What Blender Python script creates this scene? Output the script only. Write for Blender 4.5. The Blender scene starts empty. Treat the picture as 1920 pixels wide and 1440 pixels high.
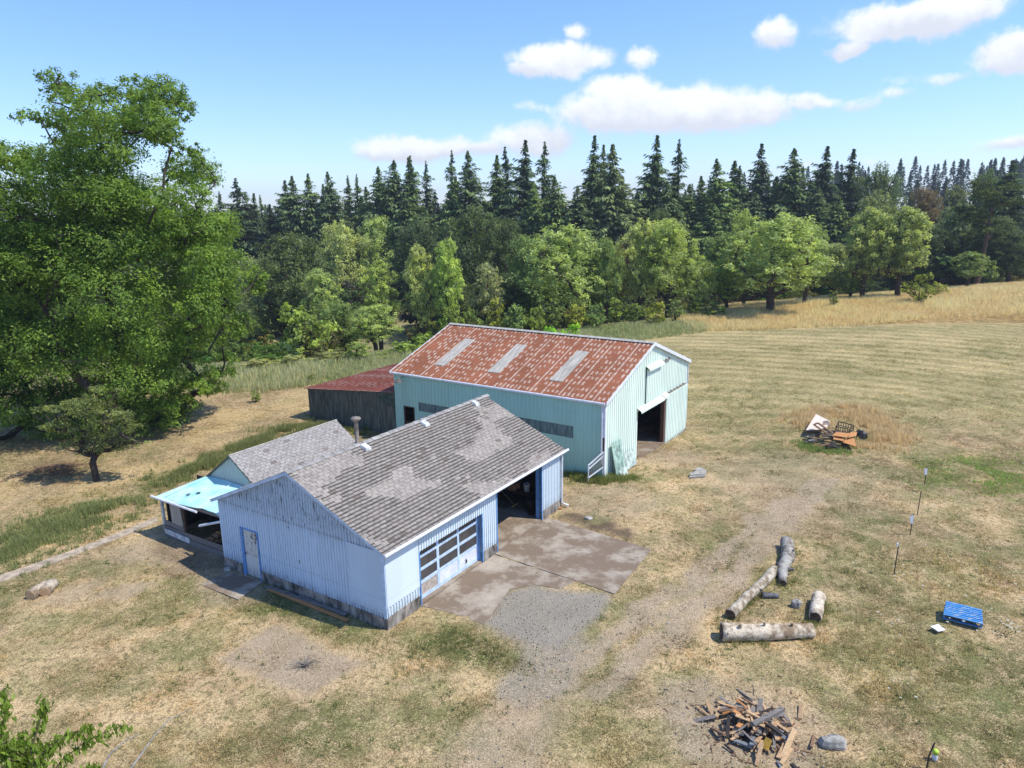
import bpy, math, random
import numpy as np
from math import radians, sin, cos, pi
from mathutils import Matrix, Vector
random.seed(7)
C = bpy.context.scene
COL = C.collection
# ---------------------------------------------------------------- camera, sky, sun, exposure
CAMH, FPX, PITCH, ROLL = 14.56, 1353.565, .2382, -.0137
_c, _s = cos(ROLL), sin(ROLL)
_X = np.array([1, 0, 0.]); _Z = np.array([0, sin(PITCH), cos(PITCH)]); CF = np.array([0, cos(PITCH), -sin(PITCH)])
CR = _c*_X + _s*_Z; CU = -_s*_X + _c*_Z; CC = np.array([0, 0, CAMH])
cam = bpy.data.objects.new('camera', bpy.data.cameras.new('camera')); COL.objects.link(cam)
m = Matrix.Identity(4)
for i in range(3):
    m[i][0] = CR[i]; m[i][1] = CU[i]; m[i][2] = -CF[i]; m[i][3] = CC[i]
cam.matrix_world = m
cam.data.sensor_width = 36; cam.data.lens = FPX*36/1920; cam.data.clip_end = 6000; cam.data.clip_start = .1
C.camera = cam
SUN_AZ, SUN_EL = radians(103), radians(57)
SKY_STRENGTH, SUN_STRENGTH, EXPOSURE = .15, 3.35, .70
C.view_settings.view_transform = 'Standard'; C.view_settings.look = 'None'
C.view_settings.exposure = EXPOSURE; C.view_settings.gamma = 1
sd = Vector((sin(SUN_AZ)*cos(SUN_EL), cos(SUN_AZ)*cos(SUN_EL), sin(SUN_EL)))
sun = bpy.data.objects.new('sun', bpy.data.lights.new('sun', 'SUN')); COL.objects.link(sun)
sun.data.energy = SUN_STRENGTH; sun.data.angle = radians(.6); sun.data.color = (1, .945, .82)
sun.rotation_euler = sd.to_track_quat('Z', 'Y').to_euler(); sun.location = (40, 20, 60)

def ray(u, v):
    d = CF*FPX + CR*(u-960) - CU*(v-720); return d/np.linalg.norm(d)
def gz(u, v, z=0.): d = ray(u, v); return CC + d*(z-CAMH)/d[2]
def gy(u, v, Y): d = ray(u, v); return CC + d*Y/d[1]

# ---------------------------------------------------------------- node helpers
class NT:
    def __init__(s, tree): s.t = tree; s.n = tree.nodes; s.l = tree.links; s.n.clear()
    def new(s, typ, **k):
        nd = s.n.new(typ)
        ins = k.pop('ins', {})
        for a, b in k.items(): setattr(nd, a, b)
        for a, b in ins.items(): s.put(nd.inputs[a], b)
        return nd
    def put(s, sock, v):
        if isinstance(v, bpy.types.NodeSocket): s.l.new(v, sock)
        elif isinstance(v, bpy.types.Node): s.l.new(v.outputs[0], sock)
        elif v is not None:
            if isinstance(v, (tuple, list)) and len(v) == 3 and sock.type == 'RGBA': v = (*v, 1)
            sock.default_value = v
    def math(s, op, a, b=None, c=None, clamp=False):
        nd = s.n.new('ShaderNodeMath'); nd.operation = op; nd.use_clamp = clamp
        s.put(nd.inputs[0], a)
        if b is not None: s.put(nd.inputs[1], b)
        if c is not None: s.put(nd.inputs[2], c)
        return nd.outputs[0]
    def mix(s, f, a, b, mode='MIX'):
        nd = s.n.new('ShaderNodeMixRGB'); nd.blend_type = mode
        s.put(nd.inputs[0], f); s.put(nd.inputs[1], a); s.put(nd.inputs[2], b); return nd.outputs[0]
    def ramp(s, x, a, b):      # smooth 0..1 between a and b
        nd = s.n.new('ShaderNodeMapRange'); nd.interpolation_type = 'SMOOTHSTEP'
        s.put(nd.inputs[0], x); nd.inputs[1].default_value = a; nd.inputs[2].default_value = b; return nd.outputs[0]
    def noise(s, vec, scale, detail=4, rough=.6, out=0, dist=0):
        nd = s.n.new('ShaderNodeTexNoise'); s.put(nd.inputs['Vector'], vec); nd.inputs['Scale'].default_value = scale
        nd.inputs['Detail'].default_value = detail; nd.inputs['Roughness'].default_value = rough; nd.inputs['Distortion'].default_value = dist
        return nd.outputs[out]
    def mapping(s, vec, scale=(1, 1, 1), loc=(0, 0, 0), rot=(0, 0, 0)):
        nd = s.n.new('ShaderNodeMapping'); s.put(nd.inputs[0], vec); nd.inputs['Scale'].default_value = scale
        nd.inputs['Location'].default_value = loc; nd.inputs['Rotation'].default_value = rot; return nd.outputs[0]
    def xyz(s, vec):
        nd = s.n.new('ShaderNodeSeparateXYZ'); s.put(nd.inputs[0], vec); return nd.outputs
    def attr(s, name, out=0):
        nd = s.n.new('ShaderNodeAttribute'); nd.attribute_name = name; return nd.outputs[out]
    def obj(s): return s.n.new('ShaderNodeTexCoord').outputs['Object']
    def bump(s, h, strength=.5, dist=.05):
        nd = s.n.new('ShaderNodeBump'); nd.inputs['Strength'].default_value = strength; nd.inputs['Distance'].default_value = dist
        s.put(nd.inputs['Height'], h); return nd.outputs[0]
    def principled(s, col, rough=.8, metal=0, spec=.3, normal=None):
        nd = s.n.new('ShaderNodeBsdfPrincipled'); s.put(nd.inputs['Base Color'], col); s.put(nd.inputs['Roughness'], rough)
        nd.inputs['Metallic'].default_value = metal; nd.inputs['Specular IOR Level'].default_value = spec
        if normal is not None: s.put(nd.inputs['Normal'], normal)
        return nd
    def out(s, sh):
        o = s.n.new('ShaderNodeOutputMaterial'); s.put(o.inputs[0], sh)
def newmat(name):
    mt = bpy.data.materials.new(name); mt.use_nodes = True; return mt, NT(mt.node_tree)

# ---------------------------------------------------------------- world: sky with clouds
w = bpy.data.worlds.new('World'); C.world = w; w.use_nodes = True
N = NT(w.node_tree)
sky = N.new('ShaderNodeTexSky'); sky.sky_type = 'NISHITA'; sky.sun_disc = False
sky.sun_elevation = SUN_EL; sky.sun_rotation = SUN_AZ
sky.altitude = 300; sky.air_density = 1.0; sky.dust_density = .3; sky.ozone_density = 3.0
dirv = N.new('ShaderNodeTexCoord').outputs['Generated']
dx, dy, dz = N.xyz(dirv)[:3]
az = N.math('ARCTAN2', dx, dy); el = N.math('ARCSINE', dz)
wob = N.xyz(N.noise(dirv, 16, 6, .62, out=1))
wob2 = N.xyz(N.noise(dirv, 5, 3, .5, out=1))
azw = N.math('ADD', N.math('ADD', az, N.math('MULTIPLY', N.math('SUBTRACT', wob[0], .5), .055)), N.math('MULTIPLY', N.math('SUBTRACT', wob2[0], .5), .05))
elw = N.math('ADD', el, N.math('MULTIPLY', N.math('SUBTRACT', wob[1], .5), .035))
# clouds: pixel centre, half sizes, strength
CL = [(1690,40,95,30,1.1),(1600,88,36,15,.85),(1760,18,72,26,1.05),(1900,98,50,34,1.15),(1450,65,42,26,.85),(1060,110,85,27,1),(1005,130,50,16,.85),
      (1083,62,24,15,.75),(1205,106,42,22,.75),(1180,170,62,30,1.),(1250,205,170,38,1.1),(1160,215,100,36,1.),(1390,205,100,28,1),(1520,190,52,16,.75),(1300,235,150,22,.75),
      (1010,205,60,16,.5),(780,280,125,28,.9),(700,290,60,18,.7),(1010,262,90,30,.85),(900,285,120,20,.7),(1610,195,48,18,.6),(1690,172,40,12,.55),(1760,145,85,12,.5),
      (1300,155,22,8,.4),(1880,272,60,14,.75),(1830,190,60,10,.35),(1380,140,25,8,.35),(1490,310,60,12,.5),(1640,310,80,14,.45),(640,245,30,12,.3),(590,240,20,10,.25)]
fld = None; topl = None
for (u, v, ru, rv, a) in CL:
    d = ray(u, v); A = math.atan2(d[0], d[1]); E = math.asin(d[2]); k = 1/FPX*.92
    ex = N.math('MULTIPLY', N.math('SUBTRACT', azw, A), 1/(ru*k*1.12)); ey = N.math('MULTIPLY', N.math('SUBTRACT', elw, E), 1/(rv*k*1.1))
    r2 = N.math('ADD', N.math('MULTIPLY', ex, ex), N.math('MULTIPLY', ey, ey))
    g = N.math('MULTIPLY', N.math('EXPONENT', N.math('MULTIPLY', r2, -.75)), a)
    gt = N.math('MULTIPLY', g, ey)
    fld = g if fld is None else N.math('MAXIMUM', fld, g)
    sm = g if topl is None else N.math('ADD', sm, g); topl = gt if topl is None else N.math('ADD', topl, gt)
det = N.noise(dirv, 38, 6, .65)
fl = N.math('ADD', fld, N.math('MULTIPLY', N.math('SUBTRACT', det, .5), .62))
cm = N.math('MULTIPLY', N.ramp(fl, .33, .72), .95)
rel = N.math('DIVIDE', topl, N.math('ADD', sm, .05))
litc = N.ramp(N.math('ADD', rel, N.math('MULTIPLY', N.math('SUBTRACT', det, .5), 1.2)), -.55, .45)
ccol = N.mix(litc, (3.3, 3.42, 3.75), (4.5, 4.6, 4.75))  # brighter cloud tops over greyer bases: shading put into the colour
hz = N.ramp(el, 0, .30)
tint = N.mix(hz, (.66, .72, .92), (.61, .75, .97))
skyc = N.mix(1, sky.outputs[0], tint, 'MULTIPLY')
# only the sky above the horizon carries clouds
full = N.mix(N.math('MULTIPLY', cm, N.ramp(el, -.01, .03)), skyc, ccol)
bg = N.new('ShaderNodeBackground', ins={'Color': full, 'Strength': SKY_STRENGTH})
wo = N.new('ShaderNodeOutputWorld'); N.put(wo.inputs[0], bg)

# ---------------------------------------------------------------- numpy noise
def _hash(ix, iy, s):
    n = (ix.astype(np.int64)*374761393 + iy.astype(np.int64)*668265263 + s*974711) & 0x7fffffff
    n = ((n ^ (n >> 13))*1274126177) & 0x7fffffff
    return ((n ^ (n >> 16)) & 0xffff)/65535.
def vnoise(x, y, s=0):
    ix = np.floor(x); iy = np.floor(y); fx = x-ix; fy = y-iy
    fx = fx*fx*(3-2*fx); fy = fy*fy*(3-2*fy)
    a = _hash(ix, iy, s); b = _hash(ix+1, iy, s); c = _hash(ix, iy+1, s); d = _hash(ix+1, iy+1, s)
    return (a*(1-fx)+b*fx)*(1-fy)+(c*(1-fx)+d*fx)*fy
def fbm(x, y, s=0, o=4):
    t = 0; a = .5; n = 0
    for i in range(o): t = t+a*vnoise(x*2**i, y*2**i, s+i); n += a; a *= .5
    return t/n
def sst(x, a, b):
    t = np.clip((x-a)/(b-a), 0, 1); return t*t*(3-2*t)

# ---------------------------------------------------------------- object helpers
def tag(o, label=None, cat=None, group=None, kind=None):
    if label: o['label'] = label
    if cat: o['category'] = cat
    if group: o['group'] = group
    if kind: o['kind'] = kind
    return o
def empty(name, loc=(0, 0, 0), rz=0, **k):
    o = bpy.data.objects.new(name, None); COL.objects.link(o); o.location = [float(q) for q in loc]; o.rotation_euler = (0, 0, rz)
    o.empty_display_size = .3
    return tag(o, **k)
def link(name, me, mat=None, parent=None):
    o = bpy.data.objects.new(name, me); COL.objects.link(o)
    if mat is not None and not me.materials: me.materials.append(mat)
    if parent is not None: o.parent = parent
    return o
def npmesh(name, V, F, col=None, smooth=False):
    me = bpy.data.meshes.new(name); V = np.asarray(V, dtype=np.float32); F = np.asarray(F, dtype=np.int32); k = F.shape[1]
    me.vertices.add(len(V)); me.vertices.foreach_set('co', V.ravel())
    me.loops.add(F.size); me.loops.foreach_set('vertex_index', F.ravel())
    me.polygons.add(len(F)); me.polygons.foreach_set('loop_start', np.arange(0, F.size, k, dtype=np.int32))
    if smooth: me.polygons.foreach_set('use_smooth', np.ones(len(F), dtype=bool))
    me.update(calc_edges=True)
    if col is not None:
        a = me.attributes.new('col', 'FLOAT_COLOR', 'POINT'); cc = np.ones((len(V), 4), dtype=np.float32); cc[:, :col.shape[-1]] = col
        a.data.foreach_set('color', cc.ravel())
    return me
class MB:
    def __init__(s): s.v = []; s.f = []
    def hexa(s, p8):
        b = len(s.v); s.v += [tuple(map(float, p)) for p in p8]
        s.f += [(b, b+3, b+2, b+1), (b+4, b+5, b+6, b+7), (b, b+1, b+5, b+4), (b+1, b+2, b+6, b+5), (b+2, b+3, b+7, b+6), (b+3, b, b+4, b+7)]; return s
    def box(s, x0, x1, y0, y1, z0, z1):
        return s.hexa([(x0,y0,z0),(x1,y0,z0),(x1,y1,z0),(x0,y1,z0),(x0,y0,z1),(x1,y0,z1),(x1,y1,z1),(x0,y1,z1)])
    def beam(s, p, q, w, h, up=(0, 0, 1), taper=1, jit=0):     # box between p and q
        p = Vector(p); q = Vector(q); d = (q-p).normalized(); up = Vector(up)
        if abs(d.dot(up)) > .98: up = Vector((1, 0, 0))
        a = d.cross(up).normalized()*w/2; b = a.cross(d).normalized()*h/2
        r = lambda: Vector((random.uniform(-jit, jit), random.uniform(-jit, jit), random.uniform(-jit, jit)))
        t = taper
        return s.hexa([p-a-b+r(), p+a-b+r(), q+a*t-b*t+r(), q-a*t-b*t+r(), p-a+b+r(), p+a+b+r(), q+a*t+b*t+r(), q-a*t+b*t+r()])
    def tube(s, pts, rad, seg=8, cap=True, wob=0, sy=1):
        pts = [Vector([float(c) for c in p]) for p in pts]; n = len(pts); base = len(s.v)
        if not hasattr(rad, '__len__'): rad = [rad]*n
        ref = None
        for i, p in enumerate(pts):
            d = (pts[min(i+1, n-1)]-pts[max(i-1, 0)]).normalized()
            if ref is None: ref = Vector((0, 0, 1)) if abs(d.z) < .9 else Vector((1, 0, 0))
            a = (ref-d*ref.dot(d)).normalized(); b = d.cross(a); ref = a
            for k in range(seg):
                t = 2*pi*k/seg; r = rad[i]*(1+random.uniform(-wob, wob))
                s.v.append(tuple(p+a*(cos(t)*r*sy)+b*(sin(t)*r)))
        for i in range(n-1):
            for k in range(seg):
                a0 = base+i*seg+k; a1 = base+i*seg+(k+1) % seg
                s.f.append((a0, a1, a1+seg, a0+seg))
        if cap: s.f.append(tuple(base+k for k in reversed(range(seg)))); s.f.append(tuple(base+(n-1)*seg+k for k in range(seg)))
        return s
    def lathe(s, prof, c=(0, 0, 0), seg=16):
        base = len(s.v)
        for r, z in prof:
            for k in range(seg): t = 2*pi*k/seg; s.v.append((c[0]+r*cos(t), c[1]+r*sin(t), c[2]+z))
        for i in range(len(prof)-1):
            for k in range(seg):
                a0 = base+i*seg+k; a1 = base+i*seg+(k+1) % seg; s.f.append((a0, a1, a1+seg, a0+seg))
        s.f.append(tuple(base+k for k in reversed(range(seg)))); s.f.append(tuple(base+(len(prof)-1)*seg+k for k in range(seg)))
        return s
    def poly(s, pts, z0, z1):       # vertical prism
        n = len(pts); b = len(s.v)
        s.v += [(float(p[0]), float(p[1]), z0) for p in pts]+[(float(p[0]), float(p[1]), z1) for p in pts]
        s.f.append(tuple(b+i for i in reversed(range(n)))); s.f.append(tuple(b+n+i for i in range(n)))
        for i in range(n): j = (i+1) % n; s.f.append((b+i, b+j, b+n+j, b+n+i))
        return s
    def rock(s, c, r, seed=0, seg=9):
        rr = random.Random(seed); base = len(s.v); rows = 5
        for i in range(rows):
            t = (i+.5)/rows*pi
            for k in range(seg):
                p = 2*pi*k/seg; q = 1+rr.uniform(-.16, .16)
                s.v.append((c[0]+r[0]*sin(t)*cos(p)*q, c[1]+r[1]*sin(t)*sin(p)*q, c[2]+r[2]*cos(t)*q))
        for i in range(rows-1):
            for k in range(seg):
                a0 = base+i*seg+k; a1 = base+i*seg+(k+1) % seg; s.f.append((a0, a0+seg, a1+seg, a1))
        s.f.append(tuple(base+k for k in range(seg))); s.f.append(tuple(base+(rows-1)*seg+k for k in reversed(range(seg))))
        return s
    def wall(s, P, u0, u1, bot, top, ops, d0, d1, brk=()):
        # P(u, d, z) -> point; top(u) height; ops (ua, ub, za, zb)
        us = sorted(set([u0, u1]+[b for b in brk if u0 < b < u1]+[e for o in ops for e in o[:2] if u0 < e < u1]))
        for a, b in zip(us[:-1], us[1:]):
            mid = (a+b)/2; iv = [(None, None)]
            cuts = sorted([(o[2], o[3]) for o in ops if o[0]-1e-6 <= mid <= o[1]+1e-6])
            z = bot
            for za, zb in cuts:
                if za > z+1e-4: s._hx(P, a, b, z, z, za, za, d0, d1)
                z = max(z, zb)
            if min(top(a), top(b)) > z or (top(mid) > z): s._hx(P, a, b, z, z, max(top(a), z), max(top(b), z), d0, d1)
        return s
    def _hx(s, P, a, b, za, zb, ta, tb, d0, d1):
        s.hexa([P(a, d0, za), P(b, d0, zb), P(b, d1, zb), P(a, d1, za), P(a, d0, ta), P(b, d0, tb), P(b, d1, tb), P(a, d1, ta)])
    def build(s, name, mat=None, parent=None, smooth=False, loc=None, bevel=0, col=None):
        me = bpy.data.meshes.new(name); me.from_pydata(s.v, [], s.f); me.update()
        import bmesh
        bm = bmesh.new(); bm.from_mesh(me); bmesh.ops.recalc_face_normals(bm, faces=bm.faces)
        bm.to_mesh(me); bm.free()
        if smooth: me.polygons.foreach_set('use_smooth', [True]*len(me.polygons))
        o = link(name, me, mat, parent)
        if loc is not None:
            L = Vector([float(q) for q in loc]); me.transform(Matrix.Translation(-L)); o.location = L
        if bevel:
            bv = o.modifiers.new('bevel', 'BEVEL'); bv.width = bevel; bv.segments = 2; bv.limit_method = 'ANGLE'
        return o

# ---------------------------------------------------------------- simple materials
def m_plain(name, col, rough=.7, var=.25, scale=6, metal=0, spec=.3, bump=.0, stretch=(1, 1, 1), dark=None):
    mt, n = newmat(name); v = n.mapping(n.obj(), stretch)
    nz = n.noise(v, scale, 5, .65); c2 = dark or tuple(c*(1-var*1.6) for c in col)
    c = n.mix(n.ramp(nz, .3, .7), c2, tuple(min(1, q*(1+var*.4)) for q in col))
    b = n.bump(nz, bump, .02) if bump else None
    n.out(n.principled(c, rough, metal, spec, b)); return mt
def m_wood(name, col, dark=None, scale=5, axis=0):
    st = [9, 9, 9]; st[axis] = .8
    return m_plain(name, col, .85, .35, scale, stretch=tuple(st), bump=.4, dark=dark)
M = {}
M['white'] = m_plain('white_paint', (.72, .75, .80), .5, .12, 3)
M['white_old'] = m_plain('old_white_paint', (.62, .64, .64), .6, .3, 5)
M['trim_blue'] = m_plain('blue_trim_paint', (.13, .31, .62), .5, .2, 4)
M['pale_blue'] = m_plain('pale_blue_paint', (.52, .66, .84), .55, .15, 4)
M['black'] = m_plain('black_plastic', (.02, .02, .022), .4, .2)
M['glass'] = m_plain('dusty_dark_glass', (.075, .07, .068), .35, .25, 2, spec=.4)
M['dark_wood'] = m_wood('dark_wood', (.10, .065, .045), axis=2)
M['grey_wood'] = m_wood('grey_wood', (.24, .22, .20), (.09, .08, .075))
M['tan_wood'] = m_wood('tan_wood', (.50, .34, .20), (.30, .19, .10))
M['orange_wood'] = m_wood('orange_wood', (.50, .24, .09), (.32, .15, .06))
M['char_wood'] = m_wood('dark_burnt_wood', (.055, .045, .04), (.02, .018, .018))
M['brown_wood'] = m_wood('brown_wood', (.22, .13, .08), (.11, .07, .045))
M['pipe'] = m_plain('weathered_pipe', (.33, .28, .24), .6, .35, 8, metal=.3)
M['concrete'] = m_plain('concrete', (.36, .33, .29), .9, .3, 2.2, bump=.2)
M['stone'] = m_plain('pale_stone', (.42, .40, .36), .9, .3, 5, bump=.5)
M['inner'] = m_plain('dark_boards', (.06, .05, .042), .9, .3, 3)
M['bark'] = m_plain('bark', (.075, .058, .045), .95, .4, 5, stretch=(4, 4, .7), bump=.8)
M['bark_pale'] = m_plain('pale_bark', (.30, .28, .25), .95, .4, 9, bump=.6)
def m_painted(name, col, dirty, low_z, grime=.5, seed=0., top_z=None, spots=0.):
    mt, n = newmat(name); o = n.mapping(n.obj(), loc=(seed, seed*.7, 0)); x, y, z = n.xyz(n.obj())[:3]
    big = n.noise(o, .55, 4, .6); st = n.noise(n.mapping(o, (7, 7, .55)), 1, 5, .7)
    fine = n.noise(n.mapping(o, (6, 6, 2.5)), 3, 5, .7)
    c = n.mix(n.math('MULTIPLY', n.ramp(big, .3, .75), .35), col, tuple(q*.80 for q in col))
    streak = n.math('MULTIPLY', n.ramp(st, .5, .78), grime)
    c = n.mix(streak, c, dirty)
    pu = n.math('FLOOR', n.math('MULTIPLY', n.math('ADD', x, y), 1.23)); pw = n.new('ShaderNodeTexWhiteNoise', noise_dimensions='1D', ins={'W': pu}).outputs['Value']
    c = n.mix(n.math('MULTIPLY', pw, .22), c, tuple(q*.62+.05 for q in col))
    lap = n.ramp(n.math('ABSOLUTE', n.math('SUBTRACT', n.math('FRACT', n.math('MULTIPLY', n.math('ADD', z, n.math('MULTIPLY', pw, .05)), .42)), .5)), .012, .004)
    c = n.mix(n.math('MULTIPLY', lap, .22), c, dirty)
    lowm = n.math('MULTIPLY', n.math('SUBTRACT', 1, n.ramp(n.math('ADD', z, n.math('MULTIPLY', fine, .8)), low_z+.35, low_z+1.0)), n.ramp(st, .3, .62))
    c = n.mix(n.math('MULTIPLY', lowm, .8), c, dirty)
    if spots:
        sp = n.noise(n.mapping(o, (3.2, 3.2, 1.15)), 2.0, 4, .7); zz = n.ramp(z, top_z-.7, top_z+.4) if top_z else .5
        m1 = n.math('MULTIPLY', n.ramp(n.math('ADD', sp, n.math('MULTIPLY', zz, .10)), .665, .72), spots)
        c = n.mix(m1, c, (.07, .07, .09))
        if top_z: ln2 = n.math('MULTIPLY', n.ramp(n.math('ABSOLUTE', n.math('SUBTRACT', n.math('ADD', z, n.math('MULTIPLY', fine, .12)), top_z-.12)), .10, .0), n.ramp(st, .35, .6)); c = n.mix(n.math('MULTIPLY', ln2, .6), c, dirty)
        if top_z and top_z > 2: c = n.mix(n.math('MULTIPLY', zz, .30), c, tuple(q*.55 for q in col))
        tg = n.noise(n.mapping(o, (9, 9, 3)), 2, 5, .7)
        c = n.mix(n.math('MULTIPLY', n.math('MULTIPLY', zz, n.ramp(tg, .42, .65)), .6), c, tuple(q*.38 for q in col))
    b = n.bump(fine, .15, .01)
    n.out(n.principled(c, .55, 0, .35, b)); return mt
M['shop_shaded'] = m_painted('shaded_blue_siding', (.57, .71, .85), (.18, .21, .26), .3, .45, 1., 3.2, 1.)  # shop siding away from the sun: shade put into the bluer colour, plus grime
M['shop_sunlit'] = m_painted('sunlit_blue_siding', (.66, .76, .82), (.30, .33, .35), .35, .25, 5.)  # same shop siding on the sun side, light put into the paler colour
M['barn_shaded'] = m_painted('shaded_teal_siding', (.42, .67, .58), (.27, .42, .37), -.2, .25, 2.)  # barn siding on the shaded side, shade painted into the darker teal
M['barn_sunlit'] = m_painted('sunlit_mint_siding', (.74, .86, .77), (.58, .70, .63), -.4, .3, 3.)  # same barn siding facing the sun, brightness painted in as pale mint
M['found'] = m_plain('stained_foundation', (.30, .27, .24), .9, .55, 3, bump=.3, stretch=(1, 1, .4))
M['shed_green'] = m_plain('dark_green_boards', (.14, .145, .12), .9, .5, 2.5, stretch=(2.5, 2.5, .35), bump=.4, dark=(.055, .062, .052))
M['window_slab'] = m_plain('translucent_panel', (.17, .25, .25), .5, .35, 3, stretch=(3, 3, .5))
# leaves, grass, shingles use per-vertex colour of the thing itself
def m_leaf(name, trans=.45, rough=.55, spec=.25):
    mt, n = newmat(name); oc = n.n.new('ShaderNodeObjectInfo').outputs['Color']; v = n.attr('col')
    c = n.mix(1, oc, v, 'MULTIPLY')
    p = n.principled(c, rough, 0, spec); t = n.new('ShaderNodeBsdfTranslucent', ins={'Color': n.mix(1, c, (1.18, 1.15, .68), 'MULTIPLY')})
    ms = n.new('ShaderNodeMixShader'); ms.inputs[0].default_value = trans; n.put(ms.inputs[1], p); n.put(ms.inputs[2], t)
    n.out(ms); return mt
M['leaf'] = m_leaf('leaf'); M['needle'] = m_leaf('needle', .15, .9, .03)
def m_col(name, rough=.9, extra=0, bump=0, sc=12, trans=0):
    mt, n = newmat(name); v = n.attr('col')
    nz = n.noise(n.obj(), sc, 5, .7)
    c = n.mix(extra, v, n.mix(n.ramp(nz, .3, .7), (.25, .22, .2), (1.3, 1.3, 1.3)), 'MULTIPLY')
    p = n.principled(c, rough, 0, .2, n.bump(nz, bump, .02) if bump else None)
    if trans:
        t = n.new('ShaderNodeBsdfTranslucent', ins={'Color': c}); ms = n.new('ShaderNodeMixShader'); ms.inputs[0].default_value = trans
        n.put(ms.inputs[1], p); n.put(ms.inputs[2], t); p = ms
    n.out(p); return mt
M['grass'] = m_col('grass_blades', trans=.5); M['shingle'] = m_col('shingles', .9, .35, .3, 7)
# ---------------------------------------------------------------- building frames
KS = 1.12
SN = np.array([-4.0655*KS, 20.5332*KS, 0]); SY = .5746
BN = np.array([4.444*KS, 33.3957*KS, 0]); BY = .5857
def fr(y): a = np.array([sin(y), cos(y), 0]); return a, np.array([-a[1], a[0], 0])
SA, SB = fr(SY); BA, BB = fr(BY)
def SW(l, w, z=0): return SN+SA*l+SB*w+np.array([0, 0, z])
def BW(l, w, z=0): return BN+BA*l+BB*w+np.array([0, 0, z])
def loc2(x, y, Nn, a, b): return (x-Nn[0])*a[0]+(y-Nn[1])*a[1], (x-Nn[0])*b[0]+(y-Nn[1])*b[1]
# ---------------------------------------------------------------- terrain
def height(x, y):
    x = np.asarray(x, float); y = np.asarray(y, float)
    h = .10*(fbm(x*.12, y*.12, 3, 3)-.5)*sst(y, 45, 70)
    l, w = loc2(x, y, BN, BA, BB)
    h = h-.042*np.clip(l, 0, 14)*sst(w, -9, 0)*(1-sst(l, 16, 30))*(1-sst(w, 17, 24))
    # valley beyond the field, nearer on the left
    edge = 62+np.clip(x+25, 0, 60)*.62
    h = h-8.5*sst(y, edge, edge+60)*(1-.6*sst(x, 55, 110))
    # knoll on the right, far hills
    h = h+3.2*sst(x, 18, 95)*sst(y, 55, 100)*(1-sst(y, 125, 190))
    h = h+(10+14*sst(x, 60, 240))*sst(y, 215, 430)
    h = h+5*(fbm(x*.008, y*.008, 9, 3)-.5)*sst(y, 130, 260)
    return h
def inside(x, y):
    l, w = loc2(x, y, BN, BA, BB); l2, w2 = loc2(x, y, SN, SA, SB)
    return ((l > .25) & (l < 12.2) & (w > .25) & (w < 14.9)), ((l2 > .25) & (l2 < 12.4) & (w2 > .25) & (w2 < 8.9))
def hat(u, v, it=12):     # pixel -> point on the terrain
    z = 0.
    for i in range(it): p = gz(u, v, z); z = float(height(p[0], p[1]))
    return p
def segdist(x, y, pts):
    d = np.full(np.shape(x), 1e9)
    for (a, b) in zip(pts[:-1], pts[1:]):
        ex, ey = b[0]-a[0], b[1]-a[1]; L = ex*ex+ey*ey+1e-9
        t = np.clip(((x-a[0])*ex+(y-a[1])*ey)/L, 0, 1); d = np.minimum(d, np.hypot(x-a[0]-t*ex, y-a[1]-t*ey))
    return d
def polyin(x, y, pts):
    r = np.zeros(np.shape(x), bool); n = len(pts)
    for i in range(n):
        a = pts[i]; b = pts[(i+1) % n]
        c = ((a[1] > y) != (b[1] > y)) & (x < (b[0]-a[0])*(y-a[1])/(b[1]-a[1]+1e-12)+a[0]); r ^= c
    return r
def polymask(x, y, pix, soft=.5):      # 1 inside, fading over soft metres
    p = [gz(*q)[:2] for q in pix]; i = polyin(x, y, p); d = segdist(x, y, p+[p[0]]); sdist = np.where(i, d, -d)
    return sst(sdist, -soft, soft)
def linemask(x, y, pix, wd, soft=.4):
    p = [gz(*q)[:2] for q in pix]; return 1-sst(segdist(x, y, p), wd, wd+soft)
def blob(x, y, u, v, r, soft=.5):
    p = gz(u, v); return 1-sst(np.hypot(x-p[0], y-p[1]), r*(1-soft), r*(1+soft))
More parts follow.
